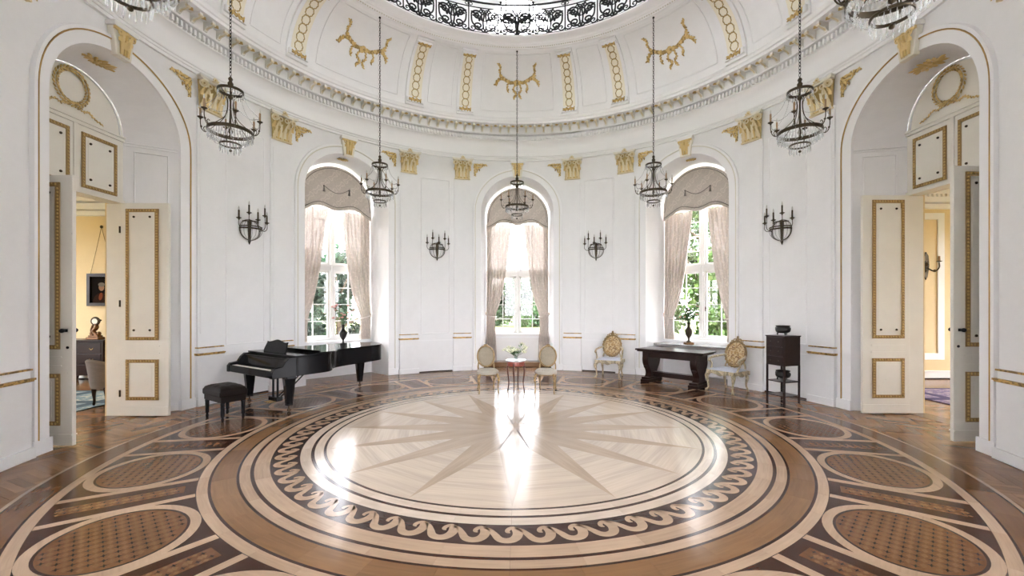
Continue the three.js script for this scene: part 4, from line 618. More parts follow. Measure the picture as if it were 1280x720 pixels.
{
  const CP = candleParts();
  const ringBand = (r, h, t) => crease(lathe([[r - t, -h / 2], [r + t, -h / 2], [r + t * 1.6, 0], [r + t, h / 2], [r - t, h / 2], [r - t, -h / 2]], 40), 0.5);
  const fr = (r, n, l, w, y) => mg(around(n, (a, i) => tf(drop(l * (i % 2 ? 1 : 0.8), w), r * cos(a), y, r * sin(a))));
  const mainF = mg([fr(0.262, 48, 0.11, 0.0085, -0.014), fr(0.215, 34, 0.10, 0.008, -0.05)]), lowF = fr(0.125, 22, 0.10, 0.008, -0.19), topF = fr(0.15, 26, 0.075, 0.007, 0.545);
  const swags = mg([...around(6, (a) => { const b = a + PI / 3, q = 0.36; return beads([[q * cos(a), 0.205, q * sin(a)], [0.33 * cos((a + b) / 2), 0.13, 0.33 * sin((a + b) / 2)], [q * cos(b), 0.205, q * sin(b)]], 0.0085, 0.02); }), ...around(6, (a) => beads([[0.15 * cos(a), 0.55, 0.15 * sin(a)], [0.22 * cos(a), 0.36, 0.22 * sin(a)], [0.36 * cos(a), 0.21, 0.36 * sin(a)]], 0.008, 0.019)), ...around(6, (a) => beads([[0.26 * cos(a), -0.02, 0.26 * sin(a)], [0.2 * cos(a), -0.15, 0.2 * sin(a)], [0.12 * cos(a), -0.19, 0.12 * sin(a)]], 0.008, 0.02))]);
  const stem = mg([cyl(0.011, 0.011, 0.75, 8, 0, 0.29, 0), sph(0.032, 0, 0.47, 0), lathe([[0, 0.60], [0.03, 0.62], [0.036, 0.66], [0.018, 0.69], [0.03, 0.72], [0.012, 0.75], [0, 0.76]], 12), lathe([[0, -0.10], [0.028, -0.08], [0.014, -0.04], [0.03, 0.0], [0.012, 0.05]], 12), sph(0.02, 0, -0.26, 0)]);
  const rods = mg(around(6, (a) => tube([[0.14 * cos(a), 0.55, 0.14 * sin(a)], [0.045 * cos(a), 0.44, 0.045 * sin(a)], [0.07 * cos(a), 0.2, 0.07 * sin(a)], [0.25 * cos(a), 0.01, 0.25 * sin(a)]], 0.005, 16, 5)));
  const arm = mg([tube([[0.26, 0.0, 0], [0.30, -0.03, 0], [0.34, 0.0, 0], [0.36, 0.07, 0], [0.362, 0.14, 0]], 0.006, 16, 6), tube([[0.30, -0.03, 0], [0.325, 0.02, 0], [0.305, 0.045, 0], [0.29, 0.03, 0]], 0.005, 10, 5), lathe([[0, 0], [0.015, 0.02], [0, 0.04]], 8, 0.352, 0.02, 0)]);
  const chainG = (len) => { const o = []; for (let y = 0, i = 0; y < len; y += 0.048, i++) o.push(tf(new THREE.TorusGeometry(0.018, 0.0048, 4, 8).scale(0.8, 1.65, 1), 0, 0.79 + y, 0, 0, i % 2 ? PI / 2 : 0, 0)); return mg(o); };
  const ch0 = chainG(2.72);
  const ringG = ringBand(0.262, 0.045, 0.007), topG = ringBand(0.15, 0.034, 0.006), lowG = ringBand(0.125, 0.022, 0.005);
  const list = [[0, 3.93, 'on a long chain before the window over the marble-topped table'], [-45, 3.955, 'on a long chain before the window behind the grand piano'], [45, 3.955, 'on a long chain before the window behind the trestle table'], [-90, 4.05, 'on a long chain before the doorway to the painting room'], [90, 4.04, 'on a long chain before the doorway to the violet-rug room'], [-135, 4.07, 'past the painting-room doorway, only its crystal tips in view'], [135, 3.94, 'past the violet-rug doorway, only its lower crystals in view']];
  for (const [t, y, lab] of list) {
    const c = thing('chandelier', 'crystal candle chandelier ' + lab, 'chandelier', polar(t, 3.9, y), t * 0.3, 'crystal chandeliers in a ring under the cove');
    const ch = mesh('chain', ch0, M.iron, c); ch.scale.y = 1; mesh('ceiling_rod', [cyl(0.006, 0.006, Math.max(0.02, 7.49 - y - 3.5), 6, 0, (7.49 - y + 3.5) / 2, 0), sph(0.022, 0, 7.48 - y, 0)], M.iron, c);
    mesh('stem', stem, M.bronze, c); mesh('rods', rods, M.bronze, c);
    for (const g of [ringG]) mesh('main_ring', g, M.bronze, c); mesh('crown_ring', topG, M.bronze, c).position.y = 0.555; mesh('lower_ring', lowG, M.bronze, c).position.y = -0.18;
    for (const [n, g] of [['crystal_fringe', mainF], ['crystal_fringe', lowF], ['crystal_fringe', topF], ['bead_swags', swags]]) mesh(n, g, M.crystal, c).userData.kind = 'stuff';
    for (let i = 0; i < 6; i++) { const a = i * PI / 3, m = mesh('arm', arm, M.bronze, c); m.rotation.y = a; const x = 0.362, q = mesh('drip_cup', CP.cup, M.bronze, m); q.position.set(x, 0.17, 0); const k = mesh('candle', CP.candle, M.candle, m); k.position.set(x, 0.17, 0); const f = mesh('bulb', CP.flame, M.flame, m); f.position.set(x, 0.17, 0); }
  }
  // wall sconces; local: wall plane at z = 0, room towards +z
  const sb = (() => { const l = []; for (let i = 0; i < 9; i++) { const a = i / 8 * PI; l.push(beads([[0.15 * cos(a), 0, 0.02 + 0.15 * sin(a)], [0.13 * cos(a), -0.10, 0.02 + 0.13 * sin(a)], [0.01 * cos(a), -0.19, 0.03]], 0.0085, 0.02)); l.push(beads([[0.105 * cos(a), 0.11, 0.02 + 0.105 * sin(a)], [0.13 * cos(a), 0.06, 0.02 + 0.13 * sin(a)], [0.15 * cos(a), 0, 0.02 + 0.15 * sin(a)]], 0.008, 0.019)); } return mg(l); })();
  const sring = mg([tor(0.165, 0.013, 0, 0, 0.02, PI / 2, 0, 0, 24, 6, PI), tor(0.165, 0.009, 0, 0.035, 0.02, PI / 2, 0, 0, 24, 6, PI), tor(0.165, 0.0045, 0, -0.01, 0.03, 0, 0, PI, 24, 5, PI), tor(0.165, 0.003, 0, -0.01, 0.03, 0, PI / 4, PI, 24, 5, PI), tor(0.165, 0.003, 0, -0.01, 0.03, 0, -PI / 4, PI, 24, 5, PI)]).scale(1, 1, 1), sring2 = tor(0.115, 0.011, 0, 0.115, 0.02, PI / 2, 0, 0, 18, 6, PI);
  const back = mg([extr(poly([[-0.012, -0.2], [0, -0.235], [0.012, -0.2], [0.02, 0], [0.025, 0.12], [0, 0.16], [-0.025, 0.12], [-0.02, 0]]), 0.015, 0.004), tor(0.165, 0.005, 0, -0.01, 0.012, 0, 0, 0, 28, 5)]);
  for (const [t, lab] of [[-22.1, 'between the piano window and the window over the marble-topped table'], [21.7, 'above the white carved armchair against the wall'], [-66.8, 'between the painting-room doorway and the piano window'], [66.5, 'above the black pot on the dark cabinet']]) {
    const p = polar(t, R - 0.004, 3.10), s = thing('wall_sconce', 'bronze and crystal wall sconce ' + lab, 'sconce', p, turnTo(t), 'crystal wall sconces');
    s.scale.setScalar(1.17); mesh('backplate', back, M.bronze, s); mesh('ring', sring, M.bronze, s); mesh('upper_ring', sring2, M.bronze, s); mesh('bead_basket', sb, M.crystal, s).userData.kind = 'stuff';
    for (const [x, z, h] of [[-0.23, 0.10, 0.11], [-0.13, 0.19, 0.20], [0, 0.21, 0.11], [0.13, 0.19, 0.20], [0.23, 0.10, 0.11]]) { const a = mesh('arm', [tube([[x * 0.6, 0.01, z * 0.8], [x * 0.8, -0.01, z * 0.95], [x, 0.03, z], [x, h + 0.02, z]], 0.005, 14, 5)], M.bronze, s); for (const [n, g, mm] of [['drip_cup', CP.cup, M.bronze], ['candle', CP.candle, M.candle], ['bulb', CP.flame, M.flame]]) mesh(n, g, n === 'candle' ? M.bronze : mm, a).position.set(x, h + 0.03, z); }
  }
}

// ================================================================ FURNITURE
// ---- grand piano; local: keyboard front at z = 0, tail to -z, treble side +x
{
  const P = thing('grand_piano', 'black lacquered concert grand piano with raised music desk and folded front lid', 'piano', [-4.27, 0, -0.97], -33 * RAD);
  const outline = (o) => { const s = new THREE.Shape(); s.moveTo(-0.735 - o, 0.36 - o); s.lineTo(0.735 + o, 0.36 - o); s.lineTo(0.735 + o, 0.80); s.bezierCurveTo(0.735 + o, 1.10, 0.46 + o, 1.06, 0.36 + o, 1.34); s.bezierCurveTo(0.26 + o, 1.62, 0.25 + o, 2.25, 0.12 + o, 2.48); s.bezierCurveTo(0.02, 2.60 + o, -0.12, 2.62 + o, -0.32, 2.62 + o); s.bezierCurveTo(-0.58, 2.62 + o, -0.735 - o, 2.52 + o, -0.735 - o, 2.30); s.closePath(); return s; };
  const up = (g, y) => g.rotateX(-PI / 2).translate(0, y, 0);   // shape y runs to -z
  mesh('case', uvm(up(extr(outline(0), 0.285, 0.006, 20), 0.565)), M.lacquer, P);
  const lidS = outline(0.018); mesh('lid', uvm(up(extr(lidS, 0.016, 0.004, 20), 0.862)), M.lacquer, P);
  mesh('front_flap', [rbox(1.50, 0.018, 0.36, 0.006, 0, 0.895, -0.93), rbox(1.50, 0.05, 0.02, 0.005, 0, 0.905, -0.755)], M.lacquer, P);
  for (const s of [-1, 1]) mesh('cheek', uvm(extr(poly([[0, 0.565], [0.40, 0.565], [0.40, 0.85], [0.26, 0.85], [0.20, 0.80], [0.15, 0.72], [0.03, 0.70], [0, 0.66]]), 0.07, 0.006).rotateY(PI / 2).translate(s * 0.70 - 0.035, 0, 0)), M.lacquer, P);
  mesh('keybed', [rbox(1.40, 0.075, 0.40, 0.008, 0, 0.60, -0.20), rbox(1.36, 0.04, 0.025, 0.006, 0, 0.652, -0.015)], M.lacquer, P);
  mesh('fallboard', [rbox(1.34, 0.15, 0.02, 0.006, 0, 0.745, -0.245, -0.25, 0, 0), rbox(1.34, 0.02, 0.16, 0.006, 0, 0.83, -0.32)], M.lacquer, P);
  const wk = rbox(0.0235, 0.02, 0.145, 0.003, 0, 0, 0, 0, 0, 0, 1), bk = rbox(0.012, 0.016, 0.09, 0.003, 0, 0, 0, 0, 0, 0, 1), n = 52;
  for (let i = 0; i < n; i++) { const x = (i - (n - 1) / 2) * 0.0245, k = mesh('white_key', wk, M.ivory, P); k.position.set(x, 0.662, -0.105); if ([0, 1, 3, 4, 5].includes((i + 5) % 7) && i < n - 1) mesh('black_key', bk, M.lacquer, P).position.set(x + 0.01225, 0.680, -0.145); }
  const desk = mesh('music_desk', [tf(extr((() => { const s = new THREE.Shape(); s.moveTo(-0.34, 0); s.lineTo(0.34, 0); s.bezierCurveTo(0.37, 0.08, 0.30, 0.14, 0.32, 0.19); s.bezierCurveTo(0.22, 0.16, 0.12, 0.22, 0, 0.225); s.bezierCurveTo(-0.12, 0.22, -0.22, 0.16, -0.32, 0.19); s.bezierCurveTo(-0.30, 0.14, -0.37, 0.08, -0.34, 0); return s; })(), 0.016, 0.003), -0.10, 0.87, -0.46, -0.32, 0, 0), rbox(0.72, 0.02, 0.05, 0.004, -0.10, 0.875, -0.45)], M.lacquer, P);
  for (const s of [-1, 1]) mesh('lamp_shelf', rbox(0.26, 0.016, 0.26, 0.004, -0.04 + s * 0.55, 0.872, -0.52), M.lacquer, P);
  const leg = (x, z) => { const l = mesh('leg', [rbox(0.15, 0.06, 0.15, 0.01, x, 0.545, z), tf(new THREE.CylinderGeometry(0.098, 0.055, 0.40, 4, 1).rotateY(PI / 4), x, 0.32, z), rbox(0.085, 0.03, 0.085, 0.008, x, 0.115, z)], M.lacquer, P); mesh('caster', [cyl(0.028, 0.028, 0.022, 12, x, 0.028, z, 0, 0, PI / 2), cyl(0.012, 0.016, 0.06, 8, x, 0.075, z)], M.bronze, l); };
  leg(-0.62, -0.30); leg(0.64, -0.30); leg(-0.27, -2.27);
  const ly = mesh('pedal_lyre', [cyl(0.018, 0.018, 0.42, 8, -0.07, 0.34, -0.42), cyl(0.018, 0.018, 0.42, 8, 0.07, 0.34, -0.42), rbox(0.26, 0.07, 0.11, 0.012, 0, 0.115, -0.42), rbox(0.2, 0.03, 0.09, 0.008, 0, 0.545, -0.42), tube([[-0.04, 0.12, -0.47], [-0.05, 0.32, -0.72], [-0.06, 0.56, -0.98]], 0.011, 8, 6), tube([[0.04, 0.12, -0.47], [0.05, 0.32, -0.72], [0.06, 0.56, -0.98]], 0.011, 8, 6)], M.lacquer, P);
  for (const x of [-0.07, 0, 0.07]) mesh('pedal', rbox(0.024, 0.012, 0.12, 0.005, x, 0.075, -0.33), M.gilt, ly);
  // bench
  const B = thing('piano_bench', 'dark brown buttoned piano bench with turned black legs', 'bench', [-4.32, 0, -0.50], -33 * RAD);
  const cu = grid(24, 16, (u, v) => { const x = (u - 0.5), z = (v - 0.5), e = Math.pow(Math.max(Math.abs(x), Math.abs(z)) * 2, 8); const bu = Math.exp(-(((((u * 4) % 1) - 0.5) ** 2 + (((v * 3) % 1) - 0.5) ** 2) / 0.02)); return [x * 0.60, 0.495 - 0.075 * e - 0.018 * bu + 0.012 * (1 - 4 * x * x), z * 0.37, x, z]; });
  mesh('cushion', cu, M.brownLeather, B); mesh('cushion_side', rbox(0.60, 0.10, 0.37, 0.03, 0, 0.40, 0, 0, 0, 0, 3), M.brownLeather, B); mesh('apron', rbox(0.56, 0.10, 0.33, 0.01, 0, 0.325, 0), M.brownLeather, B);
  const bl = lathe([[0, 0], [0.016, 0], [0.020, 0.04], [0.014, 0.06], [0.024, 0.08], [0.027, 0.24], [0.030, 0.27], [0, 0.285]], 12);
  for (const x of [-0.25, 0.25]) for (const z of [-0.135, 0.135]) mesh('leg', bl, M.lacquer, B).position.set(x, 0, z);
}
// ---- pair of side chairs
function sideChair(at, turn, label) {
  const c = thing('side_chair', label, 'chair', at, turn, 'pair of oval-backed side chairs');
  const seat = grid(20, 20, (u, v) => { const a = u * 2 * PI, r = v, x = 0.215 * r * Math.sign(cos(a)) * Math.pow(Math.abs(cos(a)), 0.75), z = 0.20 * r * Math.sign(sin(a)) * Math.pow(Math.abs(sin(a)), 0.75); return [x * (1 + z * 0.35), 0.445 - 0.05 * r ** 5 + 0.01, z, x, z]; });
  mesh('seat_cushion', [seat, lathe([[0.205, 0.34], [0.214, 0.36], [0.214, 0.41]], 24).scale(1, 1, 0.94)], M.taupeSeat, c);
  mesh('seat_rail', lathe([[0, 0.335], [0.205, 0.335], [0.212, 0.345], [0.21, 0.375], [0.19, 0.38]], 24).scale(1.0, 1, 0.94), M.goldWood, c);
  const oval = (a, b, n = 32) => Array.from({ length: n }, (_, i) => [a * cos(i / n * 2 * PI), b * sin(i / n * 2 * PI)]);
  const tilt = (g) => tf(g, 0, 0.665, -0.225, -0.17, 0, 0);
  mesh('back_upholstery', tilt(uvm(mg([sph(1, 0, 0, 0.0, 0.155, 0.19, 0.03, 24, 14)]))), M.taupe, c);
  mesh('back_frame', tilt(mg([tube(oval(0.166, 0.203).map(([x, y]) => V(x, y, 0)), 0.017, 48, 8, true), sph(0.028, 0, 0.222, 0.005, 1.5, 0.8, 0.7), leafAt(-0.03, 0.215, 0.01, 0.4, 0.05).deleteAttribute('color'), leafAt(0.03, 0.215, 0.01, 2.7, 0.05).deleteAttribute('color')])), M.goldWood, c);
  for (const s of [-1, 1]) {
    mesh('back_support', tube([[s * 0.15, 0.36, -0.18], [s * 0.16, 0.46, -0.195], [s * 0.145, 0.55, -0.212]], 0.014, 8, 6), M.goldWood, c);
    mesh('leg', vtube([[s * 0.17, 0.35, 0.155], [s * 0.19, 0.28, 0.185], [s * 0.178, 0.14, 0.175], [s * 0.182, 0.03, 0.19], [s * 0.188, 0.0, 0.205]], [0.026, 0.024, 0.014, 0.011, 0.014]), M.goldWood, c);
    mesh('leg', vtube([[s * 0.15, 0.35, -0.16], [s * 0.16, 0.26, -0.175], [s * 0.155, 0.12, -0.19], [s * 0.16, 0.01, -0.225]], [0.022, 0.019, 0.013, 0.012]), M.goldWood, c);
  }
}
sideChair([-0.565, 0, -2.46], 0.22, 'oval-backed taupe side chair with gilt legs, on the grand piano side of the small table');
sideChair([0.575, 0, -2.46], -0.22, 'oval-backed taupe side chair with gilt legs, on the carved armchairs side of the small table');
// ---- small table with glass of flowers
{
  const t = thing('side_table', 'small round reddish wooden table with a white marble top', 'table', [-0.01, 0, -2.42]);
  mesh('table_top', lathe([[0, 0.63], [0.185, 0.63], [0.197, 0.622], [0.197, 0.606], [0.188, 0.60], [0, 0.60]], 32), M.marble, t, 'white marble top');
  mesh('apron', [lathe([[0.168, 0.515], [0.172, 0.52], [0.172, 0.60], [0.16, 0.60]], 32), tor(0.173, 0.006, 0, 0.52, 0, PI / 2, 0, 0, 32, 5)], M.mahogany, t);
  for (let k = 0; k < 4; k++) { const a = k * PI / 2 + 0.25; mesh('leg', vtube([[0.155 * cos(a), 0.56, 0.155 * sin(a)], [0.168 * cos(a), 0.42, 0.168 * sin(a)], [0.145 * cos(a), 0.2, 0.145 * sin(a)], [0.165 * cos(a), 0.01, 0.165 * sin(a)]], [0.022, 0.018, 0.012, 0.010]), M.legWood, t); mesh('foot', sph(0.014, 0.167 * cos(a), 0.012, 0.167 * sin(a), 1, 0.8, 1), M.gilt, t); }
  const v = thing('glass_vase', 'small clear glass vase on the marble-topped table', 'vase', [-0.01, 0.631, -2.42]);
  mesh('vessel', [lathe([[0, 0.004], [0.034, 0.004], [0.038, 0.02], [0.034, 0.07], [0.04, 0.11], [0.037, 0.11], [0.031, 0.07], [0.034, 0.022], [0, 0.01]], 20)], M.vaseGlass, v);
}
const leafG = (() => { const g = grid(2, 4, (u, v) => [(u - 0.5) * 0.5 * sin(v * PI * 0.92 + 0.12), v, 0.12 * sin(v * PI) + 0.1 * Math.abs(u - 0.5)]); return g; })();
function bouquet(at, label, spec) {
  const b = thing('bouquet', label, 'flowers', at), r = rng(spec.seed), st = [], lf = [], pet = [];
  for (let i = 0; i < spec.n; i++) {
    const a = r() * 2 * PI, sp = spec.spread * Math.sqrt(r()), h = spec.h0 + (spec.h1 - spec.h0) * r(), tip = [sp * cos(a), h, sp * sin(a)];
    st.push(tube([[0, spec.y0 ?? 0.02, 0], [tip[0] * 0.3, h * 0.5, tip[2] * 0.3], tip], spec.stem ?? 0.003, 8, 4));
    for (let k = 0; k < spec.leaves; k++) { const f = 0.55 + 0.45 * r(), s = spec.leaf * (0.7 + 0.6 * r()); lf.push(tf(leafG.clone().scale(s, s, s), tip[0] * f * f, h * f, tip[2] * f * f, (r() - 0.3) * 1.6, r() * 6.3, (r() - 0.5) * 2)); }
    if (i % spec.every === 0) { const q = [], nP = 6; for (let k = 0; k < nP; k++) q.push(tf(leafG.clone().scale(spec.bloom, spec.bloom, spec.bloom), 0, 0, 0, 0.95, k / nP * 2 * PI, 0)); for (let k = 0; k < nP; k++) q.push(tf(leafG.clone().scale(spec.bloom * 0.7, spec.bloom * 0.7, spec.bloom * 0.7), 0, 0, 0, 0.45, (k + 0.5) / nP * 2 * PI, 0)); const m = mesh('blossom', mg(q), spec.petal, b); m.position.set(...tip); m.rotation.set(tip[2] * 2, 0, -tip[0] * 2); }
  }
  mesh('stems', mg(st), M.stemGreen, b).userData.kind = 'stuff'; if (lf.length) mesh('leaves', mg(lf), M.leaf, b).userData.kind = 'stuff'; return b;
}
bouquet([-0.01, 0.645, -2.42], 'cream white flowers with green leaves in the glass vase', { seed: 5, n: 18, h0: 0.12, h1: 0.30, spread: 0.22, leaves: 2, leaf: 0.07, every: 1, bloom: 0.075, petal: M.petalWhite });
// ---- dark vases on the window sills
function urn(at, label, mat, blockMat) {
  const u = thing('urn_vase', label, 'vase', at);
  if (blockMat) mesh('block', uvm(rbox(0.20, 0.05, 0.13, 0.006, 0, 0.025, 0)), blockMat, u);
  const y = blockMat ? 0.05 : 0;
  mesh('body', lathe([[0, 0], [0.055, 0], [0.058, 0.02], [0.03, 0.035], [0.018, 0.07], [0.02, 0.10], [0.04, 0.13], [0.075, 0.19], [0.088, 0.25], [0.08, 0.30], [0.05, 0.335], [0.032, 0.38], [0.034, 0.43], [0.052, 0.46], [0.048, 0.465], [0.028, 0.43], [0, 0.42]], 24).translate(0, y, 0), mat, u);
  for (const s of [-1, 1]) mesh('handle', tube([[s * 0.075, 0.27 + y, 0], [s * 0.125, 0.31 + y, 0], [s * 0.11, 0.39 + y, 0], [s * 0.04, 0.41 + y, 0]], 0.008, 12, 6), mat, u);
}
{
  const a = polar(-44.3, 5.86, 0.768), b = polar(44.0, 5.80, 0.768);
  urn(a, 'slim black urn on the window sill behind the grand piano', M.blackPot, null);
  bouquet([a[0], a[1] + 0.40, a[2]], 'loose pink and dark flower twigs in the urn behind the grand piano', { seed: 9, n: 16, h0: 0.18, h1: 0.52, spread: 0.30, leaves: 3, leaf: 0.05, every: 1, bloom: 0.05, petal: M.petalPink, stem: 0.0035 });
  urn(b, 'tall bronze urn on a wooden block on the sill behind the trestle table', M.bronze, W.mid[0]);
  bouquet([b[0], b[1] + 0.45, b[2]], 'leafy branches with pink flowers in the bronze urn', { seed: 13, n: 22, h0: 0.16, h1: 0.52, spread: 0.30, leaves: 6, leaf: 0.075, every: 3, bloom: 0.045, petal: M.petalPink, stem: 0.004 });
}
// ---- carved armchairs
function armchair(at, turn, label) {
  const c = thing('carved_armchair', label, 'armchair', at, turn, 'white and gold carved armchairs');
  const seat = grid(16, 16, (u, v) => { const x = (u - 0.5), z = (v - 0.5), e = Math.pow(Math.max(Math.abs(x), Math.abs(z)) * 2, 6); return [x * (0.56 + 0.08 * z), 0.455 - 0.05 * e, z * 0.50, x, z]; });
  mesh('seat_cushion', seat, M.blueSeat, c, 'pale blue grey upholstery');
  const apron = (w, d) => { const s = new THREE.Shape(); s.moveTo(-w / 2, 0.05); s.lineTo(-w / 2, -0.02); s.quadraticCurveTo(-w / 4, 0.01, -0.05, -0.03); s.quadraticCurveTo(0, -0.06, 0.05, -0.03); s.quadraticCurveTo(w / 4, 0.01, w / 2, -0.02); s.lineTo(w / 2, 0.05); s.closePath(); return extr(s, d, 0.004); };
  mesh('seat_frame', [tf(apron(0.58, 0.03), 0, 0.36, 0.225), tf(apron(0.52, 0.03), 0, 0.36, -0.255), tf(apron(0.46, 0.03), 0.275, 0.36, 0, 0, PI / 2, 0), tf(apron(0.46, 0.03), -0.305, 0.36, 0, 0, PI / 2, 0), rbox(0.56, 0.05, 0.48, 0.015, 0, 0.39, 0)], M.creamWood, c);
  const tilt = (g) => tf(g, 0, 0.715, -0.255, -0.2, 0, 0), ov = (a, b, n = 36) => Array.from({ length: n }, (_, i) => V(a * cos(i / n * 2 * PI), b * sin(i / n * 2 * PI), 0));
  mesh('back_upholstery', tilt(uvm(sph(1, 0, 0, 0, 0.195, 0.235, 0.035, 24, 14), 3)), M.tapestry, c, 'flower-patterned tapestry back');
  const fl = []; for (let i = 0; i < 44; i++) { const a = i / 44 * 2 * PI; fl.push(tf(leaf0.clone().scale(0.06, 0.06, 0.07), 0.222 * cos(a), 0.262 * sin(a), 0.012, 0, 0, a + (i % 2 ? 0.9 : 2.2))); }
  mesh('back_frame', tilt(mg([tube(ov(0.212, 0.252), 0.020, 56, 8, true), ...fl])), M.goldWood, c);
  mesh('crest', tilt(mg([sph(0.04, 0, 0.285, 0, 1, 1.1, 0.6), sph(0.024, 0, 0.335, 0, 1, 1, 0.7), ...[-1, 1].flatMap((s) => [tor(0.026, 0.010, s * 0.055, 0.275, 0, 0, 0, 0, 12, 5), tor(0.02, 0.008, s * 0.105, 0.25, 0, 0, 0, 0, 12, 5)])])), M.goldWood, c);
  for (const s of [-1, 1]) {
    mesh('back_support', vtube([[s * 0.19, 0.38, -0.22], [s * 0.21, 0.47, -0.235], [s * 0.17, 0.56, -0.24]], [0.022, 0.016, 0.02]), M.creamWood, c);
    mesh('arm', [vtube([[s * 0.205, 0.69, -0.25], [s * 0.27, 0.665, -0.12], [s * 0.305, 0.645, 0.05], [s * 0.315, 0.62, 0.12]], [0.018, 0.022, 0.024, 0.022]), tor(0.026, 0.016, s * 0.315, 0.60, 0.125, 0, PI / 2, 0, 14, 6), vtube([[s * 0.31, 0.60, 0.12], [s * 0.30, 0.52, 0.07], [s * 0.285, 0.46, 0.10], [s * 0.275, 0.38, 0.14]], [0.018, 0.015, 0.02, 0.024])], M.creamWood, c);
    mesh('leg', vtube([[s * 0.25, 0.37, 0.215], [s * 0.285, 0.30, 0.25], [s * 0.262, 0.15, 0.235], [s * 0.258, 0.05, 0.235], [s * 0.285, 0.012, 0.27]], [0.042, 0.038, 0.02, 0.016, 0.024]), M.creamWood, c);
    mesh('leg', vtube([[s * 0.22, 0.37, -0.22], [s * 0.24, 0.28, -0.25], [s * 0.225, 0.14, -0.24], [s * 0.235, 0.012, -0.29]], [0.034, 0.030, 0.017, 0.02]), M.creamWood, c);
  }
}
armchair([2.19, 0, -4.23], -0.42, 'white and gold carved armchair with tapestry back, between the sconce wall and the trestle table');
armchair([4.14, 0, -2.52], -1.05, 'white and gold carved armchair with tapestry back, between the trestle table and the dark cabinet');
// ---- dark trestle table
{
  const t = thing('trestle_table', 'heavy dark carved trestle table with moulded top under the window', 'table', polar(45.6, 4.72), turnTo(45.6));
  mesh('table_top', [rbox(1.50, 0.035, 0.66, 0.01, 0, 0.715, 0), rbox(1.44, 0.03, 0.60, 0.008, 0, 0.685, 0)], M.darkWood, t);
  mesh('apron', [rbox(1.22, 0.12, 0.03, 0.006, 0, 0.61, 0.22), rbox(1.22, 0.12, 0.03, 0.006, 0, 0.61, -0.22)], M.darkWood, t);
  const side = new THREE.Shape(); side.moveTo(-0.27, 0); side.lineTo(0.27, 0); side.lineTo(0.27, 0.07); side.bezierCurveTo(0.16, 0.10, 0.10, 0.16, 0.15, 0.26); side.bezierCurveTo(0.22, 0.36, 0.30, 0.42, 0.27, 0.56); side.lineTo(0.27, 0.67); side.lineTo(-0.27, 0.67); side.lineTo(-0.27, 0.56); side.bezierCurveTo(-0.30, 0.42, -0.22, 0.36, -0.15, 0.26); side.bezierCurveTo(-0.10, 0.16, -0.16, 0.10, -0.27, 0.07); side.closePath();
  for (const s of [-1, 1]) { const e = mesh('trestle', uvm(extr(side, 0.11, 0.012, 16).translate(0, 0, -0.055).rotateY(PI / 2).translate(s * 0.53, 0, 0)), M.darkWood, t); mesh('foot', uvm(mg([rbox(0.20, 0.07, 0.62, 0.015, s * 0.53, 0.035, 0), rbox(0.17, 0.05, 0.58, 0.012, s * 0.53, 0.09, 0)])), M.darkWood, e); mesh('carving', [-1, 1].flatMap((q) => [tor(0.05, 0.02, s * 0.53 + s * 0.05, 0.48, q * 0.17, 0, PI / 2, 0, 16, 6), sph(0.035, s * 0.53, 0.34, q * 0.24, 1.6, 1, 0.6)]), M.darkWood, e); }
  mesh('stretcher', uvm(mg([rbox(1.02, 0.09, 0.07, 0.01, 0, 0.16, 0), rbox(1.02, 0.03, 0.16, 0.008, 0, 0.21, 0)])), M.darkWood, t);
}
// ---- cabinet on stand with two pots
{
  const q = -72 * RAD, c = thing('cabinet', 'dark wooden cabinet on slender legs with two lower shelves', 'cabinet', [4.63, 0, -1.56], q);
  const w = 0.36, d = 0.36;
  mesh('body', uvm(rbox(w, 0.50, d, 0.006, 0, 0.895, 0)), M.darkWood, c); mesh('cabinet_top', rbox(w + 0.02, 0.018, d + 0.02, 0.005, 0, 1.148, 0), M.darkWood, c);
  for (let k = 0; k < 3; k++) { const dr = mesh('drawer', uvm(rbox(w - 0.05, 0.145, 0.014, 0.004, 0, 0.73 + k * 0.163, d / 2 + 0.004)), M.darkWood, c); for (const s of [-1, 1]) mesh('knob', sph(0.010, s * 0.08, 0.73 + k * 0.163, d / 2 + 0.017), M.bronze, dr); }
  for (const y of [0.37, 0.13]) mesh('shelf', uvm(rbox(w - 0.01, 0.016, d - 0.01, 0.004, 0, y, 0)), M.darkWood, c);
  for (const x of [-1, 1]) for (const z of [-1, 1]) mesh('leg', uvm(box(0.026, 0.65, 0.026, x * (w / 2 - 0.013), 0.325, z * (d / 2 - 0.013))), M.darkWood, c);
  const pot = (y, label, lid) => { const p = thing('pot', label, 'pot', [4.63, y, -1.56], q); mesh('body', lathe([[0, 0.03], [0.06, 0.032], [0.105, 0.055], [0.118, 0.09], [0.105, 0.125], [0.094, 0.14], [0.112, 0.155], [0.112, 0.165], [0.088, 0.158], [0.085, 0.13], [0, 0.12]], 24), M.blackPot, p); for (let k = 0; k < 3; k++) { const a = k * 2.094 + 0.5; mesh('foot', vtube([[0.07 * cos(a), 0.045, 0.07 * sin(a)], [0.085 * cos(a), 0.02, 0.085 * sin(a)], [0.08 * cos(a), 0.004, 0.08 * sin(a)]], [0.014, 0.011, 0.008], 6, 6), M.blackPot, p); } for (const s of [-1, 1]) mesh('handle', tor(0.026, 0.008, s * 0.122, 0.11, 0, 0, PI / 2, 0, 14, 6), M.blackPot, p); };
  pot(1.162, 'black three-footed pot standing on top of the dark cabinet'); pot(0.384, 'black three-footed pot on the open shelf below the dark cabinet');
}
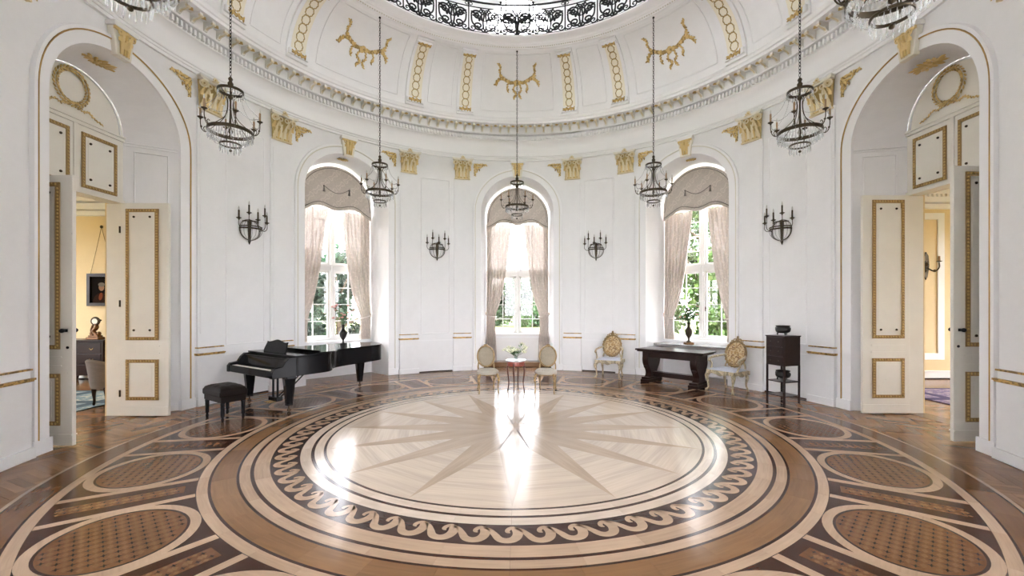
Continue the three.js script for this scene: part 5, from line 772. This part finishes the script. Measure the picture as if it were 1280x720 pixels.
// ---- painting room
{
  const rug = thing('rug', 'patterned teal and grey rug in the painting room', 'rug', [-8.2, 0, -1.5]); mesh('pile', uvm(rbox(2.6, 0.014, 2.0, 0.005, 0, 0.007, 0)), std({ map: rugTex(301, [[0.42, 0.52, 0.56], [0.20, 0.30, 0.36], [0.66, 0.68, 0.66]]), roughness: 0.95 }), rug); 
  const cm = thing('commode', 'dark wooden commode on turned feet under the framed portrait', 'commode', [-9.50, 0, -3.64]);
  mesh('body', uvm(rbox(1.10, 0.74, 0.50, 0.02, 0, 0.53, 0)), M.darkWood, cm); mesh('commode_top', uvm(rbox(1.18, 0.035, 0.56, 0.01, 0, 0.915, 0.01)), M.darkWood, cm);
  for (let k = 0; k < 3; k++) { const dr = mesh('drawer', uvm(rbox(1.0, 0.21, 0.02, 0.006, 0, 0.29 + k * 0.235, 0.25)), M.darkWood, cm); for (const s of [-1, 1]) mesh('handle', tor(0.035, 0.006, s * 0.3, 0.29 + k * 0.235, 0.265, 0, 0, PI, 12, 5, PI), M.gilt, dr); }
  for (const x of [-0.48, 0.48]) for (const z of [-0.19, 0.19]) mesh('foot', lathe([[0, 0], [0.025, 0], [0.04, 0.08], [0.05, 0.16], [0, 0.17]], 12), M.darkWood, cm).position.set(x, 0, z);
  const ck = thing('mantel_clock', 'small bronze clock with a round white dial on the commode', 'clock', [-9.33, 0.933, -3.60]);
  mesh('base', [rbox(0.28, 0.05, 0.16, 0.01, 0, 0.025, 0), rbox(0.22, 0.04, 0.12, 0.01, 0, 0.07, 0), ...[-1, 1].map((s) => sph(0.045, s * 0.08, 0.12, 0, 1, 1.2, 0.8)), vtube([[0.05, 0.09, 0], [-0.03, 0.18, 0.01], [0.03, 0.27, 0], [0.01, 0.33, 0]], [0.05, 0.035, 0.045, 0.03]), vtube([[-0.05, 0.09, 0], [-0.09, 0.2, 0], [-0.06, 0.30, 0]], [0.035, 0.022, 0.02])], std({ color: lin(0.16, 0.075, 0.03), metalness: 0.6, roughness: 0.4 }), ck);
  mesh('case', tor(0.075, 0.026, 0.0, 0.40, 0, 0, 0, 0, 24, 8), M.bronze, ck); mesh('dial', cyl(0.07, 0.07, 0.03, 24, 0, 0.40, 0.005, PI / 2, 0, 0), M.ivory, ck); mesh('finial', sph(0.03, 0.09, 0.42, 0, 1.6, 0.8, 0.8), M.bronze, ck);
  const pic = thing('painting', 'dark framed portrait hanging on two cords on the yellow wall', 'painting', [-9.50, 1.68, -3.93]);
  const pc = document.createElement('canvas'); pc.width = 128; pc.height = 160; const x = pc.getContext('2d'); x.fillStyle = '#120d0a'; x.fillRect(0, 0, 128, 160); x.fillStyle = '#2a1a12'; x.beginPath(); x.ellipse(64, 150, 46, 52, 0, 0, 7); x.fill(); x.fillStyle = '#8a6a55'; x.beginPath(); x.ellipse(64, 66, 15, 20, 0, 0, 7); x.fill(); x.fillStyle = '#6b665e'; x.beginPath(); x.ellipse(64, 50, 18, 12, 0, 0, 7); x.fill(); x.fillStyle = '#6e3a26'; x.beginPath(); x.ellipse(60, 118, 10, 22, 0.2, 0, 7); x.fill();
  const pt = new THREE.CanvasTexture(pc); pt.colorSpace = THREE.SRGBColorSpace;
  mesh('canvas', box(0.54, 0.64, 0.02, 0, 0.36, 0.01), [M.darkWood, M.darkWood, M.darkWood, M.darkWood, phy({ map: pt, roughness: 0.9, specularIntensity: 0.1 }), M.darkWood], pic);
  mesh('frame', frameRect(0.64, 0.74, 0.07, 0.05, 0, 0.36, 0.02), M.darkWood, pic);
  for (const s of [-1, 1]) mesh('cord', tube([[s * 0.26, 0.72, 0.01], [s * 0.13, 1.26, 0.01], [0, 1.80, 0.02]], 0.006, 4, 5), M.goldWood, pic); mesh('rosette', sph(0.035, 0, 1.80, 0.02, 1, 1, 0.6), M.bronze, pic);
  const ac = thing('tub_chair', 'brown grey upholstered tub armchair beside the teal rug', 'armchair', [-6.68, 0.03, -1.28], 2.7);
  const shell = grid(32, 10, (u, v) => { const a = -0.3 + u * (PI + 0.6), r = 0.30 + 0.06 * v; return [r * cos(a) * 1.05, 0.30 + v * (0.30 + 0.14 * sin(Math.max(0, Math.min(PI, a)))), -r * sin(a), u * 1.5, v * 0.6]; }); const shell2 = grid(32, 10, (u, v) => { const a = -0.3 + u * (PI + 0.6), r = 0.24 + 0.05 * v; return [r * cos(a) * 1.05, 0.30 + v * (0.30 + 0.14 * sin(Math.max(0, Math.min(PI, a)))), -r * sin(a), u * 1.5, v * 0.6]; }); const rim = tube(Array.from({ length: 17 }, (_, i) => { const a = -0.3 + i / 16 * (PI + 0.6); return [0.325 * cos(a) * 1.05, 0.60 + 0.14 * sin(Math.max(0, Math.min(PI, a))), -0.325 * sin(a)]; }), 0.04, 32, 8);
  mesh('shell', [shell, shell2, rim], M.drab, ac); mesh('seat', rbox(0.52, 0.16, 0.50, 0.05, 0, 0.37, 0.03, 0, 0, 0, 3), M.drab, ac);
  for (const sx of [-1, 1]) for (const z of [-0.2, 0.22]) mesh('leg', vtube([[sx * 0.2, 0.31, z], [sx * 0.215, 0.2, z], [sx * 0.2, 0.08, z], [sx * 0.215, 0.012, z]], [0.04, 0.03, 0.018, 0.02]), M.darkWood, ac);
}
// ---- violet-rug room
{
  const rug = thing('rug', 'violet blue patterned rug in the room with the white wall panels', 'rug', [8.75, 0, -1.75]); mesh('pile', uvm(rbox(2.9, 0.014, 2.0, 0.005, 0, 0.007, 0)), std({ map: rugTex(401, [[0.50, 0.46, 0.62], [0.30, 0.27, 0.45], [0.70, 0.66, 0.74]]), roughness: 0.95 }), rug);
  const s = thing('wall_bracket', 'small dark bronze candle bracket on the yellow panelled wall', 'sconce', [9.37, 2.60, -3.95]);
  mesh('backplate', [extr(poly([[-0.03, -0.26], [0, -0.32], [0.03, -0.26], [0.07, 0], [0.05, 0.22], [0, 0.30], [-0.05, 0.22], [-0.07, 0]]), 0.02, 0.005), sph(0.05, 0, 0.02, 0.03)], M.bronze, s);
  for (const x of [-0.14, 0.20]) { const a = mesh('arm', [tube([[0, -0.05, 0.03], [x * 0.6, -0.14, 0.10], [x, -0.06, 0.12], [x, 0.06, 0.12]], 0.014, 14, 6), sph(0.03, x * 0.6, -0.13, 0.1)], M.bronze, s); mesh('candle', cyl(0.02, 0.024, 0.12, 10, x, 0.14, 0.12), M.candle, a); mesh('drip_cup', lathe([[0, 0], [0.05, 0.02], [0.055, 0.03], [0, 0.032]], 12, x, 0.06, 0.12), M.bronze, a); }
}

// ================================================================ GARDEN
{
  const lawn = thing('lawn', 'green lawn coloured for a sunlit look outside the windows', 'lawn', [0, -0.62, 0], 0, null, 'structure');
  const lt = tex(256, 256, (u, v) => { const a = fbm(u, v, 12, 12, 501), b = fbm(u, v, 60, 60, 511); const k = 0.75 + 0.3 * a + 0.2 * (b - 0.5); return [0.72 * k, 0.80 * k, 0.38 * k]; });  // sunlit look is put into the grass colour, no sun is set
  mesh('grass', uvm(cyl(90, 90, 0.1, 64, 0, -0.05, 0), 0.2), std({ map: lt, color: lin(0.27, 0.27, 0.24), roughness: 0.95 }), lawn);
  const ter = thing('bounce_terrace', 'added pale light-reflecting terrace round the building', 'bounce_terrace', [0, -0.60, 0], 0, null, 'structure'); mesh('bounce_disc', uvm(cyl(15, 15, 0.06, 64, 0, -0.03, 0), 0.4), std({ map: plasterTex, color: lin(0.62, 0.60, 0.57), roughness: 0.9 }), ter);  // unseen pale disc, added to bounce sky light up to the ceiling
  const lg = grid(2, 2, (u, v) => [(u - 0.5) * 0.8 * sin(v * PI * 0.9 + 0.15), v, 0.15 * sin(v * PI)]);
  const bark = std({ color: lin(0.10, 0.075, 0.05), roughness: 0.9 });
  function tree(label, x, z, h, rx, n, seed, c, s0 = 0.28, low = 0.2) {
    const t = thing('tree', label, 'tree', [x, -0.62, z], 0, 'trees outside the windows'), r = rng(seed);
    mesh('trunk', [vtube([[0, 0, 0], [0.1, h * 0.3, 0.05], [-0.05, h * 0.6, 0], [0, h * 0.85, 0]], [0.16, 0.12, 0.08, 0.03]), ...[0, 1, 2, 3, 4].map((k) => vtube([[0, h * (0.3 + 0.1 * k), 0], [0.5 * rx * cos(k * 2.4), h * (0.42 + 0.1 * k), 0.5 * rx * sin(k * 2.4)], [0.8 * rx * cos(k * 2.4), h * (0.5 + 0.1 * k), 0.8 * rx * sin(k * 2.4)]], [0.07, 0.04, 0.02], 8, 6))], bark, t);
    const m = new THREE.InstancedMesh(lg, phy({ color: 0xffffff, roughness: 0.6, transmission: 0.35, side: THREE.DoubleSide }), n); m.name = 'foliage'; m.userData.kind = 'stuff';
    const cl = Array.from({ length: 26 }, () => { const a = r() * 2 * PI, q = Math.sqrt(r()), y = low + (1 - low) * r(), w = Math.sqrt(Math.max(0.05, 1 - ((y - 0.5) / 0.55) ** 2)); return [q * rx * w * cos(a), y * h, q * rx * w * sin(a), 0.32 * rx * (0.6 + 0.7 * r()), 0.6 + 0.7 * r()]; });
    const o = new THREE.Object3D(), k = new THREE.Color();
    for (let i = 0; i < n; i++) { const q = cl[Math.floor(r() * cl.length)], u = 2 * r() - 1, a = r() * 2 * PI, b = Math.cbrt(r()) * q[3], e = Math.sqrt(1 - u * u); o.position.set(q[0] + b * e * cos(a), Math.max(0.1, q[1] + b * u), q[2] + b * e * sin(a)); o.rotation.set(r() * 6.3, r() * 6.3, r() * 6.3); o.scale.setScalar(s0 * (0.6 + 0.8 * r())); o.updateMatrix(); m.setMatrixAt(i, o.matrix); k.setRGB(0.42 * c[0] * q[4] * (0.8 + 0.4 * r()), 0.42 * c[1] * q[4] * (0.85 + 0.3 * r()), 0.42 * c[2] * q[4]); m.setColorAt(i, k); }
    t.add(m);
  }
  // before the piano window: dark, dense
  tree('dark green dense tree outside the piano window', -8.0, -13.0, 4.3, 2.0, 7000, 1, [0.035, 0.10, 0.045], 0.22, 0.0);
  tree('dark green bushy tree beside the dense one outside the piano window', -11.2, -14.5, 4.6, 2.3, 7000, 2, [0.03, 0.085, 0.04], 0.22, 0.0);
  tree('deep green round tree between the piano window and the lawn', -5.2, -15.5, 4.4, 2.0, 6000, 3, [0.04, 0.11, 0.05], 0.22, 0.0);
  // beyond the lawn: far trees seen through the middle window
  tree('fresh green tree at the far edge of the lawn, tallest of its row', 0.9, -44, 5.4, 2.6, 6000, 4, [0.10, 0.24, 0.07], 0.4, 0.0);
  tree('pale green broad tree at the far edge of the lawn', -2.6, -46, 4.6, 2.5, 6000, 5, [0.13, 0.27, 0.08], 0.4, 0.0);
  tree('blue green tree at the far edge of the lawn', 3.6, -47, 4.3, 2.4, 5000, 6, [0.07, 0.19, 0.10], 0.4, 0.0);
  tree('soft green low tree at the far edge of the lawn', -6.2, -47, 4.0, 2.6, 5000, 7, [0.10, 0.22, 0.07], 0.4, 0.0);
  // outside the trestle table window: bright
  tree('bright yellow green tree outside the trestle table window', 8.6, -14.0, 7.6, 2.3, 9000, 8, [0.17, 0.33, 0.05], 0.22, 0.0);
  tree('light green leafy tree next to the bright one outside the trestle table window', 6.1, -15.5, 7.0, 2.0, 7000, 9, [0.14, 0.30, 0.06], 0.22, 0.0);
  tree('tall green tree behind the bright one outside the trestle table window', 11.2, -15.5, 8.2, 2.5, 8000, 10, [0.11, 0.26, 0.05], 0.22, 0.0);
  const sh = thing('garden_wall', 'pale blue grey garden wall panel outside the trestle table window', 'garden wall', [5.05, -0.62, -9.6], -0.5);
  mesh('wall', uvm(box(0.9, 2.4, 0.15, 0, 1.2, 0)), std({ color: lin(0.52, 0.60, 0.70), map: plasterTex, roughness: 0.7 }), sh); mesh('coping', box(1.0, 0.08, 0.25, 0, 2.44, 0), M.white, sh);
}
scene.traverse((o) => { if (o.isMesh) { o.castShadow = true; o.receiveShadow = true; } });
renderer.render(scene, camera);
